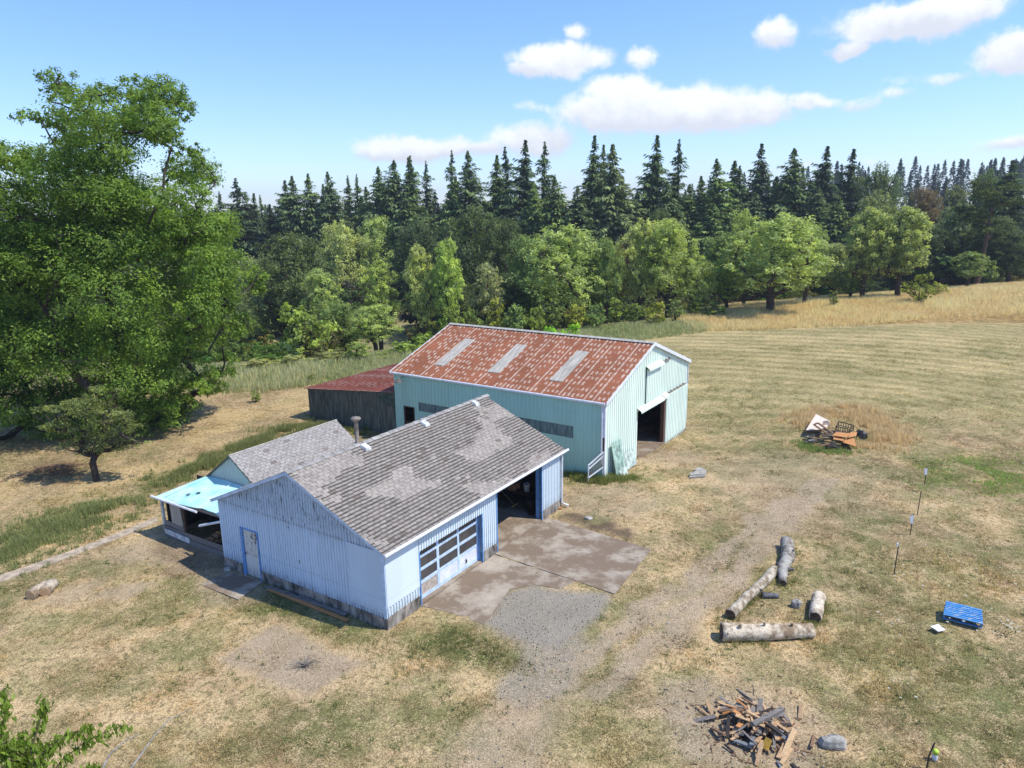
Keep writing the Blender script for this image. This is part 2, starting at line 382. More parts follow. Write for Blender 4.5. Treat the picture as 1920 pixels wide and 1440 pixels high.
def cover(x, y):      # bare, gravel, green, tall-dry, mulch masks
    wn = (fbm(x*.9, y*.9, 21, 4)-.5); xx = x+wn*1.3; yy = y+(fbm(x*.9, y*.9, 31, 4)-.5)*1.6
    f = np.maximum
    bare = f(linemask(xx, yy, [(1560,900),(1500,950),(1440,1010),(1385,1070),(1320,1130),(1260,1190),(1190,1260),(1120,1300)], .30, .5),
             linemask(xx, yy, [(1540,905),(1455,955),(1370,1020),(1290,1095),(1225,1150),(1130,1215),(1080,1240)], .25, .5))*.82
    bare = f(bare, .65*linemask(xx, yy, [(1040,1230),(1000,1310),(960,1380),(930,1440)], .8, 1.))
    bare = f(bare, .95*polymask(xx*.25+x*.75, yy*.25+y*.75, [(400,1240),(515,1168),(692,1243),(575,1312)], .15))
    bare = f(bare, .8*blob(xx, yy, 1400, 1365, 2.1)); bare = f(bare, .8*linemask(xx, yy, [(1300,1300),(1290,1350),(1320,1410)], .5, .6))
    bare = f(bare, .7*blob(xx, yy, 240, 1040, 1.2)); bare = f(bare, .75*blob(xx, yy, 225, 1112, .8, .3)); bare = f(bare, .6*blob(xx, yy, 140, 1112, .8))
    bare = f(bare, .6*linemask(xx, yy, [(300,1020),(420,1060),(440,1110)], .9, .8)); bare = f(bare, .5*blob(xx, yy, 1250, 850, 2.2)); bare = f(bare, .5*blob(xx, yy, 1150, 940, 2.5))
    bare = f(bare, .4*blob(xx, yy, 1480, 900, 5))
    grav = polymask(xx*.4+x*.6, yy*.4+y*.6, [(905,1172),(945,1112),(1000,1095),(1148,1116),(1125,1160),(1040,1222),(970,1200)], .3)
    grav = f(grav, .6*linemask(xx, yy, [(1030,1210),(1010,1250),(990,1290)], .7, .7))
    mulch = f(.9*linemask(xx, yy, [(1070,972),(1110,985),(1160,1000)], .35, .5), .6*blob(xx, yy, 320, 1078, .5)); mulch = f(mulch, .8*polymask(xx, yy, [(790,1138),(830,1110),(925,1150),(905,1172)], .4))
    mulch = f(mulch, .5*blob(xx, yy, 110, 868, 1.6)); mulch = f(mulch, .55*linemask(xx, yy, [(310,1025),(360,1050),(410,1068)], .4, .7))
    g = .85*linemask(xx, yy, [(470,1105),(600,1165),(720,1205),(830,1195),(930,1225)], .6, 1.3)  # strip by the gable: green grass with the wall's shade painted in
    g = f(g, .9*linemask(xx, yy, [(-60,1050),(60,1000),(200,955),(230,945)], .9, 1.0)); g = f(g, .9*linemask(xx, yy, [(300,905),(400,868),(500,828),(610,795)], 1.0, 1.0))
    g = f(g, .75*linemask(xx, yy, [(1750,900),(1850,885),(1990,880)], 1.7, 2.2)); g = f(g, .55*linemask(xx, yy, [(1790,1000),(1700,1080),(1670,1180),(1650,1300)], 1.2, 2))
    g = f(g, .5*blob(xx, yy, 1170, 1275, 1.3)); g = f(g, .6*blob(xx, yy, 1480, 1090, 1.8)); g = f(g, .75*linemask(xx, yy, [(1060,890),(1110,905),(1180,905)], .8, 1.2))
    g = f(g, .5*blob(xx, yy, 1350, 1020, 2.4)); g = f(g, .5*blob(xx, yy, 1880, 1290, 3)); g = f(g, .5*blob(xx, yy, 100, 1180, 2.)); g = f(g, .45*blob(xx, yy, 600, 1400, 2.))
    g = f(g, .5*linemask(xx, yy, [(0,860),(120,860),(250,840)], 2, 3)); g = f(g, .5*linemask(xx, yy, [(1400,770),(1520,850),(1650,870)], 2, 3))
    g = f(g, .45*(sst(fbm(x*.23, y*.23, 77, 4), .5, .68)))
    g = g*(.35+.75*sst(fbm(x*.8, y*.8, 87, 3), .34, .56))
    return bare, grav, g, mulch
STRAW = np.array([.55, .405, .22]); TAN = np.array([.33, .235, .135]); OLIVE = np.array([.155, .15, .06]); GREEN = np.array([.12, .15, .045])
DIRT = np.array([.37, .29, .205]); GRAV = np.array([.29, .26, .215]); MULCH = np.array([.10, .07, .05]); GOLD = np.array([.52, .39, .19])
def L3(a, b, t): t = np.asarray(t)[..., None]; return a*(1-t)+b*t
ring = gz(1430, 930)
def groundcol(x, y):
    n1 = fbm(x*.35, y*.35, 5, 4); n2 = fbm(x*1.6, y*1.6, 8, 3)
    c = L3(TAN, STRAW, sst(n1*.6+n2*.4, .3, .66))
    c = L3(c, OLIVE, .55*sst(fbm(x*.5+9, y*.5, 41, 4), .5, .68))
    c = L3(c, GREEN*1.05, .42*sst(fbm(x*.75+3, y*.75, 141, 4), .48, .62))
    # mown hay field: curved windrows
    fm = sst(y, 42, 55)*sst(x, -2, 10)
    r = np.hypot(x-ring[0], y-ring[1])+2.5*fbm(x*.06, y*.06, 6, 2)+.5*fbm(x*.4, y*.4, 16, 3)
    st = .5+.5*np.sin(r*2*pi/2.3); st2 = .5+.5*np.sin(r*2*pi/.77+1)
    fc = L3(np.array([.27, .235, .10]), np.array([.52, .42, .205]), np.clip(.75*st+.3*st2*(n2)+1.2*(n1-.45), 0, 1))
    fc = L3(fc, np.array([.235, .215, .09]), .5*sst(fbm(x*.07, y*.07, 51, 4), .45, .62))
    c = L3(c, fc, fm)
    bare, grav, g, mulch = cover(x, y)
    gg = L3(OLIVE, GREEN, sst(n2, .3, .6)); c = L3(c, gg, np.clip(g, 0, 1)*.9*(.55+.45*sst(n2, .3, .6)))
    c = L3(c, L3(DIRT*.85, DIRT*1.12, n2), np.clip(bare*(.75+.5*n2), 0, 1)); c = L3(c, L3(GRAV*.8, GRAV*1.1, n2), grav); c = L3(c, MULCH, mulch*sst(n2, .15, .5))
    bd = [gz(*q)[:2] for q in [(395,1240),(513,1163),(698,1243),(575,1318),(395,1240)]]; c = L3(c, np.array([.50, .37, .215]), .8*(1-sst(segdist(x+.3*(n2-.5), y+.3*(n2-.5), bd), .1, .32)))
    # left stubble: brighter
    c = L3(c, L3(TAN*1.1, np.array([.50, .36, .18]), sst(n1, .3, .6)), .65*sst(-x+.35*(y-30), 12, 20)*sst(y, 28, 36)*(1-np.clip(g, 0, 1)))
    # the golden uncut margin and what lies beyond
    edge = 62+np.clip(x+25, 0, 60)*.62
    gold = sst(y, 84, 88)*sst(x, 20, 34)
    c = L3(c, L3(GOLD*.8, GOLD*1.05, n1), gold*(1-sst(y, 150, 170)))
    c = L3(c, L3(np.array([.17, .19, .075]), np.array([.36, .30, .14]), sst(fbm(x*.09, y*.09, 61, 4), .4, .62)), sst(y, edge-6, edge+2)*(1-sst(x, 20, 34)))
    c = L3(c, np.array([.05, .065, .025]), sst(y, 165, 200))
    return c
def grid(a, b, step, lo, hi, n=34):
    core = np.arange(a, b, step); o1 = a-np.geomspace(step, a-lo, n)[::-1]; o2 = b-step+np.geomspace(step, hi-b, n); return np.concatenate([o1, core, o2])
gx = grid(-42, 62, .24, -1500, 1500); gyv = grid(6, 92, .24, -60, 2200, 46)
GX, GY = np.meshgrid(gx, gyv); hh = height(GX, GY)
nr = fbm(GX*1.1, GY*1.1, 12, 4); near = 1-sst(GY, 80, 120)
hh = hh+(nr-.5)*.10*near*(1-cover(GX, GY)[1])
for pm in ([(925,1037),(1017,967),(1222,1030),(1152,1113)], [(791,1136),(923,1039),(1080,1090),(1050,1104),(1000,1096),(955,1105),(907,1171),(850,1150)], [(375,1095),(430,1072),(493,1090),(447,1124)], [(925,1060),(1017,985),(980,940),(900,1000)]): hh = np.minimum(hh, .01-.07*polymask(GX, GY, pm, .3)+.4*(1-polymask(GX, GY, pm, .3)))
hh = hh-.03*linemask(GX, GY, [(-60,1105),(60,1064),(150,1031),(225,1001),(296,973)], .3, .3)
for msk, dz in zip(inside(GX, GY), (.9, .35)): hh = np.where(msk, hh-dz, hh)
nx, ny = len(gx), len(gyv); idx = np.arange(nx*ny).reshape(ny, nx)
F = np.stack([idx[:-1, :-1], idx[:-1, 1:], idx[1:, 1:], idx[1:, :-1]], -1).reshape(-1, 4)
cv = cover(GX, GY); al = 1-.8*np.clip(np.maximum(np.maximum(cv[0], cv[1]), cv[3]), 0, 1)
me = npmesh('ground', np.stack([GX, GY, hh], -1).reshape(-1, 3), F, np.concatenate([groundcol(GX, GY), al[..., None]], -1).reshape(-1, 4), True)
mt, n = newmat('dry_grass_ground'); o = n.obj(); v = n.attr('col'); al = n.attr('col', 3)
a1 = n.noise(o, 1.7, 5, .7); a2 = n.noise(n.mapping(o, (1, .8, 1)), 5.5, 5, .75); a3 = n.noise(o, 21, 4, .7)
c = n.mix(n.math('MULTIPLY', n.math('MULTIPLY', n.ramp(a2, .46, .60), .72), al), v, n.mix(n.ramp(a1, .4, .6), (.10, .10, .04), (.15, .105, .06)))
c = n.mix(n.math('MULTIPLY', n.ramp(n.math('ADD', n.math('MULTIPLY', a1, .5), n.math('MULTIPLY', a3, .5)), .50, .60), n.math('MULTIPLY', al, .55)), c, (.56, .42, .25))
k = n.math('ADD', .45, n.math('MULTIPLY', n.ramp(a3, .3, .7), 1.05)); cb = n.new('ShaderNodeCombineXYZ', ins={0: k, 1: k, 2: k})
c = n.mix(.8, c, cb, 'MULTIPLY')
hgt = n.math('ADD', n.math('MULTIPLY', a2, 1.0), n.math('MULTIPLY', a3, .7))
n.out(n.principled(c, .95, 0, .1, n.bump(hgt, .8, .06))); M['ground'] = mt
tag(link('ground', me, mt), kind='structure')

# ---------------------------------------------------------------- paving
mt, n = newmat('stained_concrete'); o = n.obj(); b1 = n.noise(o, .7, 5, .62); b2 = n.noise(o, 2.6, 6, .72); b3 = n.noise(o, 30, 3, .6)
c = n.mix(n.ramp(b2, .3, .7), (.31, .26, .205), (.44, .385, .315)); c = n.mix(n.math('MULTIPLY', n.ramp(n.math('ADD', n.math('MULTIPLY', b1, .6), n.math('MULTIPLY', b2, .4)), .41, .55), .88), c, (.165, .115, .078))
c = n.mix(n.math('MULTIPLY', n.ramp(b3, .45, .7), .35), c, (.18, .15, .12))
n.out(n.principled(c, .9, 0, .2, n.bump(b2, .3, .02))); M['slab'] = mt
def slab(name, pix, z, mat=None, dz=.2):
    b = MB(); b.poly([gz(u, v, z) for u, v in pix][::-1], z-dz, z); return tag(b.build(name, mat or M['slab']), kind='structure')
slab('concrete_apron', [(925,1037),(1017,967),(1222,1030),(1152,1113)], .03)
slab('concrete_apron', [(791,1136),(923,1039),(1080,1090),(1050,1104),(1000,1096),(955,1105),(907,1171),(850,1150)], .022)
slab('doorstep', [(375,1095),(430,1072),(493,1090),(447,1124)], .04)
slab('path', [(-60,1112),(-60,1098),(60,1058),(150,1026),(225,997),(292,969),(298,977),(230,1006),(150,1037),(60,1070)], .022, m_plain('worn_path_concrete', (.44, .36, .27), .95, .3, 3))
slab('paving', [(1300,884),(1325,880),(1322,893),(1292,894)], .03, M['concrete'])

# ---------------------------------------------------------------- the blue shop
shop = empty('workshop', SN, pi/2-SY, label='long pale blue metal workshop with grey shingled roof and open bay', cat='workshop')
Pf = lambda u, d, z: (u, d, z); Pg = lambda u, d, z: (d, u, z)       # eave walls / gable walls, local
W, L, HE, HR = 9.21, 12.7, 3.03, 5.09; SL = (HR-HE)/(W/2)
top_g = lambda u: HE+SL*(W/2-abs(u-W/2)); top_f = lambda u: HE
opf = [(1.87, 5.87, .05, 2.24), (7.03, 10.79, .05, 2.86)]
opg = [(6.82, 7.78, .02, 2.10)]
def sidewall(name, mat, P, u0, u1, bot, top, ops, d0, d1, brk, pitch, rw, rd, ribz=None, parent=None):
    b = MB(); b.wall(P, u0, u1, bot, top, ops, d0, d1, brk)
    k = u0+.06
    s = -1 if d0 < 0 or d0 == 0 else 1
    out = min(d0, d1); f = out-rd
    while k < u1-rw:
        b.wall(P, k, k+rw, (ribz if ribz is not None else bot), top, ops, f, out-.001, brk); k += pitch
    return b.build(name, mat, parent)
w1 = sidewall('wall', M['shop_sunlit'], Pf, 0, L, .46, lambda u: HE+.02, opf, 0, .12, (), .15, .06, .03, parent=shop); w1['label'] = 'sunlit pale blue front wall under the gutter'
w2 = sidewall('wall', M['shop_shaded'], Pg, .0, W, .40, top_g, opg, 0.0, .12, (W/2,), .15, .06, .03, parent=shop); w2['label'] = 'shaded blue gable wall with a door'
w3 = MB().wall(Pg, 0, W, .4, top_g, [], L-.12, L, (W/2,)).build('wall', M['shop_sunlit'], shop)
w4 = MB().wall(Pf, .12, L-.12, .4, lambda u: HE, [], W-.12, W, ()).build('wall', M['shop_shaded'], shop)
b = MB(); b.wall(Pf, -.02, L+.02, -.5, lambda u: .48, [(o_[0], o_[1], -.6, 3) for o_ in opf], -.035, .1, ())
b.wall(Pg, .1, W+.02, -.5, lambda u: .44, [(opg[0][0], opg[0][1], -.6, 3)], -.035, .1, ()); b.box(.1, L, W-.1, W+.02, -.5, .42); b.box(L-.1, L+.02, .1, W-.1, -.5, .42)
b.build('foundation', M['found'], shop)
MB().box(.12, L-.12, .005, W-.12, -.4, .085).build('floor', M['slab'], shop)
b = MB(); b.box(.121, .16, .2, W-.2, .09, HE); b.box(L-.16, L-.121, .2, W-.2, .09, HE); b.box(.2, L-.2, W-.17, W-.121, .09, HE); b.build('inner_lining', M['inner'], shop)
# shingled roof
def roof_slab(b, l0, l1, wa, za, wb, zb, t=.07):
    b.hexa([(l0, wa, za-t), (l1, wa, za-t), (l1, wb, zb-t), (l0, wb, zb-t), (l0, wa, za), (l1, wa, za), (l1, wb, zb), (l0, wb, zb)])
def shingles(name, parent, l0, l1, we, ze, wr, zr, ex, tw, base, seed, patch=True):
    # overlapping tabs from the eave (we, ze) up to the ridge (wr, zr); in the worn patches the tabs stand proud over broad dirty laps
    rg = np.random.default_rng(seed); sl = math.hypot(wr-we, zr-ze); dw, dz_ = (wr-we)/sl, (zr-ze)/sl; nw, nz_ = -dz_, dw
    if nz_ < 0: nw, nz_ = -nw, -nz_
    V = []; Fc = []; Cc = []; rows = int(sl/ex); base = np.array(base)
    for r in range(rows+1):
        s0 = r*ex; s1 = min(s0+ex*1.04, sl); x = l0-(r % 2)*tw*.5+rg.uniform(-.03, .03)
        while x < l1:
            a = max(x+.010, l0); b_ = min(x+tw-.010, l1); x += tw
            if b_-a < .03: continue
            xm = (a+b_)/2; pn = fbm(np.array([xm*.42+seed*3.1+s0*.2]), np.array([s0*.85]), 5, 3)[0]
            worn = patch and pn < .50+.05*(fbm(np.array([xm*1.1]), np.array([s0*2.2]), 45, 2)[0]-.5)+rg.uniform(-.012, .012); lap = (.064 if worn else .016)*rg.uniform(.8, 1.25); lift = .028 if worn else .010
            c = base*((1.03 if worn else 1.12))*(1+rg.uniform(-.11, .11)); j = rg.uniform(-.008, .008); dk = base*(.36 if worn else .55)*rg.uniform(.8, 1.2)
            if rg.random() < .015: c = c*np.array([.66, .6, .58])
            def quad(pts, cc):
                q = len(V)
                for (la, s, t) in pts: V.append((la, we+dw*s+nw*t, ze+dz_*s+nz_*t)); Cc.append(cc)
                Fc.append((q, q+1, q+2, q+3))
            sm = s1-lap
            quad([(a, s0+j, lift), (b_, s0+j, lift), (b_, sm, .008), (a, sm, .008)], c)
            quad([(a-.009, sm, .0075), (b_+.009, sm, .0075), (b_+.009, s1, .005), (a-.009, s1, .005)], dk)
            quad([(a, s0+j, .0), (b_, s0+j, .0), (b_, s0+j, lift), (a, s0+j, lift)], c*.7)
    return npmesh(name, np.array(V), np.array(Fc), np.clip(np.array(Cc), 0, 1))
OH = .16
zE = HE+.06-SL*OH
b = MB(); roof_slab(b, -.14, L+.14, -OH, zE, W/2, HR+.06); roof_slab(b, -.14, L+.14, W+OH+.1, zE-.03, W/2, HR+.06)
rf = b.build('roof', m_plain('roof_deck', (.12, .11, .10), .9), shop); rf['label'] = 'grey shingled gable roof, worn in patches'
link('shingles', shingles('shingles', shop, -.17, L+.17, -OH-.04, zE-.012, W/2, HR+.065, .170, .31, (.28, .252, .225), 3), M['shingle'], rf)
link('shingles', shingles('shingles', shop, -.17, L+.17, W+OH+.12, zE-.04, W/2, HR+.065, .170, .31, (.34, .325, .31), 8), M['shingle'], rf)
V = []; Fc = []; Cc = []
x = -.17; i = 0
while x < L+.15:        # ridge caps
    q = len(V); t = .03+.012*(i % 2); c = np.array([.36, .345, .33])*random.uniform(.75, 1.1); y0 = .17
    for xx in (x, x+.32):
        z0 = HR+.08; V += [(xx, W/2-y0, z0-SL*y0+t*.6), (xx, W/2, z0+t), (xx, W/2+y0, z0-SL*y0+t*.6)]; Cc += [c]*3; t -= .012
    Fc += [(q, q+1, q+4, q+3), (q+1, q+2, q+5, q+4)]; x += .27; i += 1
link('ridge_cap', npmesh('ridge_cap', np.array(V), np.array(Fc), np.array(Cc)), M['shingle'], rf)
for (vl, vw) in ((3.72, 4.23), (7.59, 4.25), (11.59, 4.28)):
    z0 = HE+SL*vw+.10; b = MB(); b.hexa([(vl-.17, vw-.17, z0-SL*.17), (vl+.17, vw-.17, z0-SL*.17), (vl+.17, vw+.17, z0+SL*.17), (vl-.17, vw+.17, z0+SL*.17),
        (vl-.14, vw-.14, z0+.1-SL*.14), (vl+.14, vw-.14, z0+.1-SL*.14), (vl+.14, vw+.14, z0+.1+SL*.14), (vl-.14, vw+.14, z0+.1+SL*.14)]); b.build('roof_vent', M['white_old'], rf)
b = MB(); b.tube([(-.2, -OH-.09, zE-.02), (L+.3, -OH-.09, zE-.02)], .062, 10); b.box(-.16, L+.2, -OH-.045, -OH-.02, zE-.13, zE+.0)
g_ = b.build('gutter', M['white'], shop)
b = MB(); b.tube([(L-.06, -.11, zE-.08), (L-.06, -.09, .35), (L+.02, -.16, .22), (L+.2, -.32, .12)], .05, 8); b.build('downspout', M['white'], shop)
b = MB()
for sgn in (1, -1):
    e = -OH-.02 if sgn > 0 else W+OH+.1
    b.hexa([(-.155, e, zE-.14), (-.14, e, zE-.14), (-.14, W/2, HR-.08), (-.155, W/2, HR-.08), (-.155, e, zE+.0), (-.14, e, zE), (-.14, W/2, HR+.06), (-.155, W/2, HR+.06)])
b.build('rake_trim', M['pale_blue'], shop)
# corner trim
MB().box(-.04, .0, -.04, .11, .46, HE-.02).build('corner_trim', M['pale_blue'], shop); MB().box(-.04, -.02, 1.72, 1.76, .6, 3.6).build('seam_trim', M['pale_blue'], shop)
# flat patched sheet on the gable, right of the seam
b = MB(); b.wall(Pg, .1, 1.72, .62, lambda u: min(3.0, top_g(u)), [], -.036, -.031, ()); b.build('siding_patch', m_painted('smooth_blue_sheet', (.50, .64, .78), (.25, .3, .36), .4, .2, 9.), shop)
b = MB(); b.box(.02, 1.80, -.036, -.031, .85, 3.0); b.build('siding_patch', m_painted('smooth_pale_sheet', (.66, .76, .83), (.35, .38, .42), .4, .15, 11.), shop)
# gable door

b = MB(); b.box(-.05, .06, 6.78, 6.83, 0, 2.12); b.box(-.05, .06, 7.72, 7.88, 0, 2.12); b.box(-.05, .06, 6.83, 7.72, 2.07, 2.13)
fr_ = b.build('door_frame', M['trim_blue'], shop)
b = MB(); b.box(.0, .05, 6.835, 7.715, .03, 2.065)
for k in range(4):
    y0 = 6.87+.215*k
    for z0, z1 in ((.15, .95), (1.05, 1.95)): b.box(-.008, .0, y0, y0+.16, z0, z1)
dr = b.build('door', m_painted('peeling_white_door', (.66, .68, .66), (.20, .19, .17), .0, .45, 4., 1.2, 1.), shop); dr['label'] = 'white door with peeling paint in the gable wall'
MB().lathe([(.01, 0), (.03, .01), (.03, .04), (.01, .05)], (0, 0, 0)).build('handle', M['black'], dr).matrix_basis = Matrix.Translation((-.03, 7.64, 1.0)) @ Matrix.Rotation(-pi/2, 4, 'Y')
# garage door
RC = .2
g0, g1, gzb, gzt = 1.87, 5.87, .06, 2.24
gd = MB(); bars = [(g0, g0+.07), (3.13, 3.27), (4.46, 4.58), (g1-.09, g1)]
rows_ = [(gzt-.02, gzt-.34), (gzt-.43, gzt-.86), (gzt-.97, gzt-1.38), (gzt-1.55, gzt-1.98)]
for a, c_ in bars: gd.box(a, c_, RC, RC+.06, gzb, gzt)
zz = [gzt, gzt-.02, gzt-.34, gzt-.45, gzt-.86, gzt-.98, gzt-1.38, gzt-1.52, gzt-2.0, gzb]
for i in range(0, 10, 2): gd.box(g0, g1, RC+.004, RC+.056, zz[i+1], zz[i])
gdo = gd.build('garage_door', M['pale_blue'], shop); gdo['label'] = 'glazed sectional garage door with dusty panes'
for i in range(3):
    for j in range(3):
        MB().box(bars[i][1], bars[i+1][0], RC+.02, RC+.03, rows_[j][1]-.02, rows_[j][0]+.01).build('pane', M['glass'], gdo)
    p_ = MB().box(bars[i][1], bars[i+1][0], RC+.015, RC+.03, zz[8], zz[7]).build('panel', m_plain('beige_panel', (.50, .42, .36), .7) if i == 0 else M['white'], gdo)
MB().tube([(5.0, RC-.01, .33), (5.03, RC-.02, .42), (5.0, RC-.01, .5)], .025, 6).build('handle', M['black'], gdo)
for a, c_ in ((g0-.06, g0), (g1, g1+.06), (7.03-.06, 7.03), (10.79, 10.85)): MB().box(a, c_, -.045, RC+.1, .05, (2.24 if a < 6.5 else 2.9)).build('door_jamb', M['trim_blue'], shop)
b = MB(); b.box(7.03, 10.79, -.03, .12, 2.862, 2.93); b.build('header', M['pale_blue'], shop)
# stove pipe
b = MB(); b.lathe([(.17, -.12), (.12, .02), (.09, .06), (.085, .95), (.10, .96), (.20, 1.03), (.215, 1.09), (.17, 1.13), (.02, 1.15)], (3.9, W/2+.28, HR-.02), 14)
sp = b.build('stove_pipe', M['pipe'], shop, smooth=True)
MB().lathe([(.22, -.16), (.13, -.02), (.105, .02)], (3.9, W/2+.28, HR+.0), 14).build('flashing', M['white_old'], sp)
# things in the open bay
def item(name, label, cat, l, w_, z, **k): return empty(name, SW(l, w_, z), pi/2-SY, label=label, cat=cat, **k)
t = item('bucket', 'white plastic bucket inside the open shop bay', 'bucket', 11.85, 1.45, .87)
MB().lathe([(.15, 0), (.17, .36), (.18, .37), (.18, .40), (.16, .40), (.14, .05), (.01, .04)], (0, 0, 0)).build('pail', M['white'], t, True)
MB().tube([(.17*cos(q), .02, .36+.0*sin(q)-.12*sin(q)) for q in np.linspace(0, pi, 9)], .006, 5).build('handle', M['pipe'], t)
t = item('workbench', 'dark wooden workbench in the shadow of the shop bay', 'workbench', 12.0, 2.4, .085); t.rotation_euler.z += pi/2
MB().box(-1.4, 1.4, -.45, .55, .74, .785).build('tabletop', M['dark_wood'], t)
for sx in (-1.3, 1.3):
    for sy in (-.38, .48): MB().box(sx-.04, sx+.04, sy-.04, sy+.04, 0, .74).build('leg', M['dark_wood'], t)
t = item('carton', 'brown cardboard box on the workbench in the open bay', 'box', 11.75, 2.15, .87)
MB().box(-.25, .25, -.2, .2, 0, .34).build('box_body', m_plain('cardboard', (.36, .21, .11), .8), t); MB().hexa([(-.25, -.2, .34), (.25, -.2, .34), (.25, -.34, .42), (-.25, -.34, .42), (-.25, -.2, .35), (.25, -.2, .35), (.25, -.34, .43), (-.25, -.34, .43)]).build('flap', m_plain('cardboard_flap', (.38, .23, .12), .8), t)
t = item('trash_can', 'black trash can just inside the right jamb of the shop bay', 'trash can', 11.15, .75, .085)
MB().lathe([(.2, 0), (.26, .72), (.28, .73), (.28, .76), (.25, .76), (.19, .05), (.01, .04)], (0, 0, 0)).build('bin_body', M['black'], t, True)
MB().tube([(.27, -.1, .66), (.33, 0, .66), (.27, .1, .66)], .015, 6).build('handle', M['black'], t)
t = item('push_broom', 'push broom with yellow head lying on the shop floor', 'broom', 11.4, 1.9, .085)
MB().box(-.3, .3, -.04, .04, .06, .11).build('broom_head', m_plain('yellow_wood', (.62, .45, .13), .6), t); MB().box(-.29, .29, -.035, .035, 0, .06).build('bristles', M['black'], t)
MB().tube([(0, 0, .1), (.25, 1.2, .75)], .014, 6).build('handle', M['tan_wood'], t)

# ---------------------------------------------------------------- the small gabled shed behind the shop
shed = empty('shed', SW(2.5, 11.57), pi/2-SY, label='small gabled shed with grey shingle roof behind the blue workshop', cat='shed')
HW = 1.88; sz = 2.42; rz_ = 3.74; sL = 6.4
tg = lambda u: sz+(rz_-sz)*(1-abs(u)/HW)
b = MB(); b.wall(Pg, -HW+.08, HW-.08, -.2, lambda u: tg(u)-.03, [], 0, .08, (0,)); b.wall(Pg, -HW+.08, HW-.08, -.2, lambda u: tg(u)-.03, [], sL-.1, sL-.02, (0,))
b.box(.08, sL-.1, -HW+.08, -HW+.16, -.2, sz); b.box(.08, sL-.1, HW-.16, HW-.08, -.2, sz)
for k in range(16):
    y0 = -HW+.15+k*.22; b.wall(Pg, y0, y0+.03, 1.0, lambda u: tg(u)-.04, [], -.012, -.001, (0,))
b.build('wall', m_painted('pale_green_boards', (.50, .56, .52), (.24, .27, .25), .0, .5, 6.), shed)
sl2 = (rz_-sz)/HW; b = MB(); e_ = HW+.1
roof_slab(b, -.1, sL+.1, -e_, sz-.1*sl2+.02, 0, rz_+.02, .05); roof_slab(b, -.1, sL+.1, e_, sz-.1*sl2+.02, 0, rz_+.02, .05)
rf = b.build('roof', m_plain('roof_deck_grey', (.10, .095, .09), .9), shed)
for sgn, sd_ in ((-1, 21), (1, 22)):
    me = shingles('shingles', shed, -.12, sL+.12, sgn*e_, sz-.1*sl2+.028, 0, rz_+.03, .15, .30, (.285, .27, .26), sd_, False); link('shingles', me, M['shingle'], rf)
b = MB(); b.tube([(-.13, 0, rz_+.03), (sL+.13, 0, rz_+.03)], .05, 6); b.build('ridge_cap', M['stone'], rf)
b = MB()
for sgn in (-1, 1): b.hexa([(-.125, sgn*e_, sz-.1), (-.11, sgn*e_, sz-.1), (-.11, 0, rz_-.04), (-.125, 0, rz_-.04), (-.125, sgn*e_, sz-.04), (-.11, sgn*e_, sz-.04), (-.11, 0, rz_+.03), (-.125, 0, rz_+.03)])
b.build('rake_trim', m_plain('dark_trim', (.12, .13, .12), .8), shed)

# ---------------------------------------------------------------- turquoise lean-to
ln = empty('lean_to', SW(.41, 14.3), pi/2-SY, label='collapsing woodshed lean-to with bright turquoise roof sheet', cat='lean-to')
def tl(l, w_, z): return (l-.41, w_-14.3, z)
mt, n = newmat('turquoise_sheet'); o = n.obj(); q1 = n.noise(o, 1.1, 5, .6); q2 = n.noise(n.mapping(o, (1, 5, 1)), 3, 4, .7)
c = n.mix(n.ramp(q1, .35, .65), (.34, .67, .67), (.58, .80, .79)); c = n.mix(n.math('MULTIPLY', n.ramp(q2, .55, .7), .3), c, (.05, .40, .44))
n.out(n.principled(c, .45, 0, .4))
b = MB(); nn = 12; front = []; back = []
rr = random.Random(5)
for i in range(nn+1):
    t = i/nn; zf = 1.90+.12*t-(.05*sin(t*7)); lf = .35+(.03*rr.random() if t < .6 else .12*rr.random())
    front.append(tl(lf, 14.45-t*(14.45-9.35), zf)); back.append(tl(2.46, 13.5-t*(13.5-9.35), 2.42+.03*sin(t*5)))
for i in range(nn):
    p, q, r, s_ = front[i], front[i+1], back[i+1], back[i]; dn = lambda a: (a[0], a[1], a[2]-.03)
    b.hexa([dn(p), dn(q), dn(r), dn(s_), p, q, r, s_])
b.beam(tl(.5, 13.9, 1.96), tl(2.4, 13.25, 2.44), .05, .03); b.beam(tl(.5, 11.6, 2.0), tl(2.4, 11.5, 2.46), .05, .03)
rt = b.build('roof', mt, ln)
for (l, w_) in ((.95, 12.95), (1.2, 12.55)): MB().beam(tl(l, w_, 2.11+(l-.95)*.25), tl(l+.09, w_-.15, 2.13+(l-.95)*.25), .09, .02).build('tar_patch', M['black'], rt)
for (w_, mm) in ((14.2, 'white_old'), (12.55, 'dark_wood'), (9.6, 'grey_wood')):
    MB().box(tl(.42, 0, 0)[0], tl(.52, 0, 0)[0], w_-14.3-.06, w_-14.3+.06, -.1, 1.88).build('post', M[mm], ln)
MB().box(tl(2.3, 0, 0)[0], tl(2.4, 0, 0)[0], -.9, -.8, -.1, 2.35).build('post', M['dark_wood'], ln)
b = MB(); b.beam(tl(.5, 14.15, 1.82), tl(.5, 9.3, 1.92), .07, .14); b.build('header', M['grey_wood'], ln)
for (p, q, h, mm) in (((.40, 14.25, .12), (.42, 9.75, .16), .25, 'grey_wood'), ((.42, 14.2, .40), (.44, 9.8, .44), .26, 'grey_wood'), ((.47, 14.1, .68), (.47, 12.6, .62), .22, 'grey_wood'), ((.34, 14.0, .32), (.35, 12.2, .24), .24, 'white_old')):
    MB().beam(tl(*p), tl(*q), .05, h, jit=.012).build('plank', M[mm], ln)
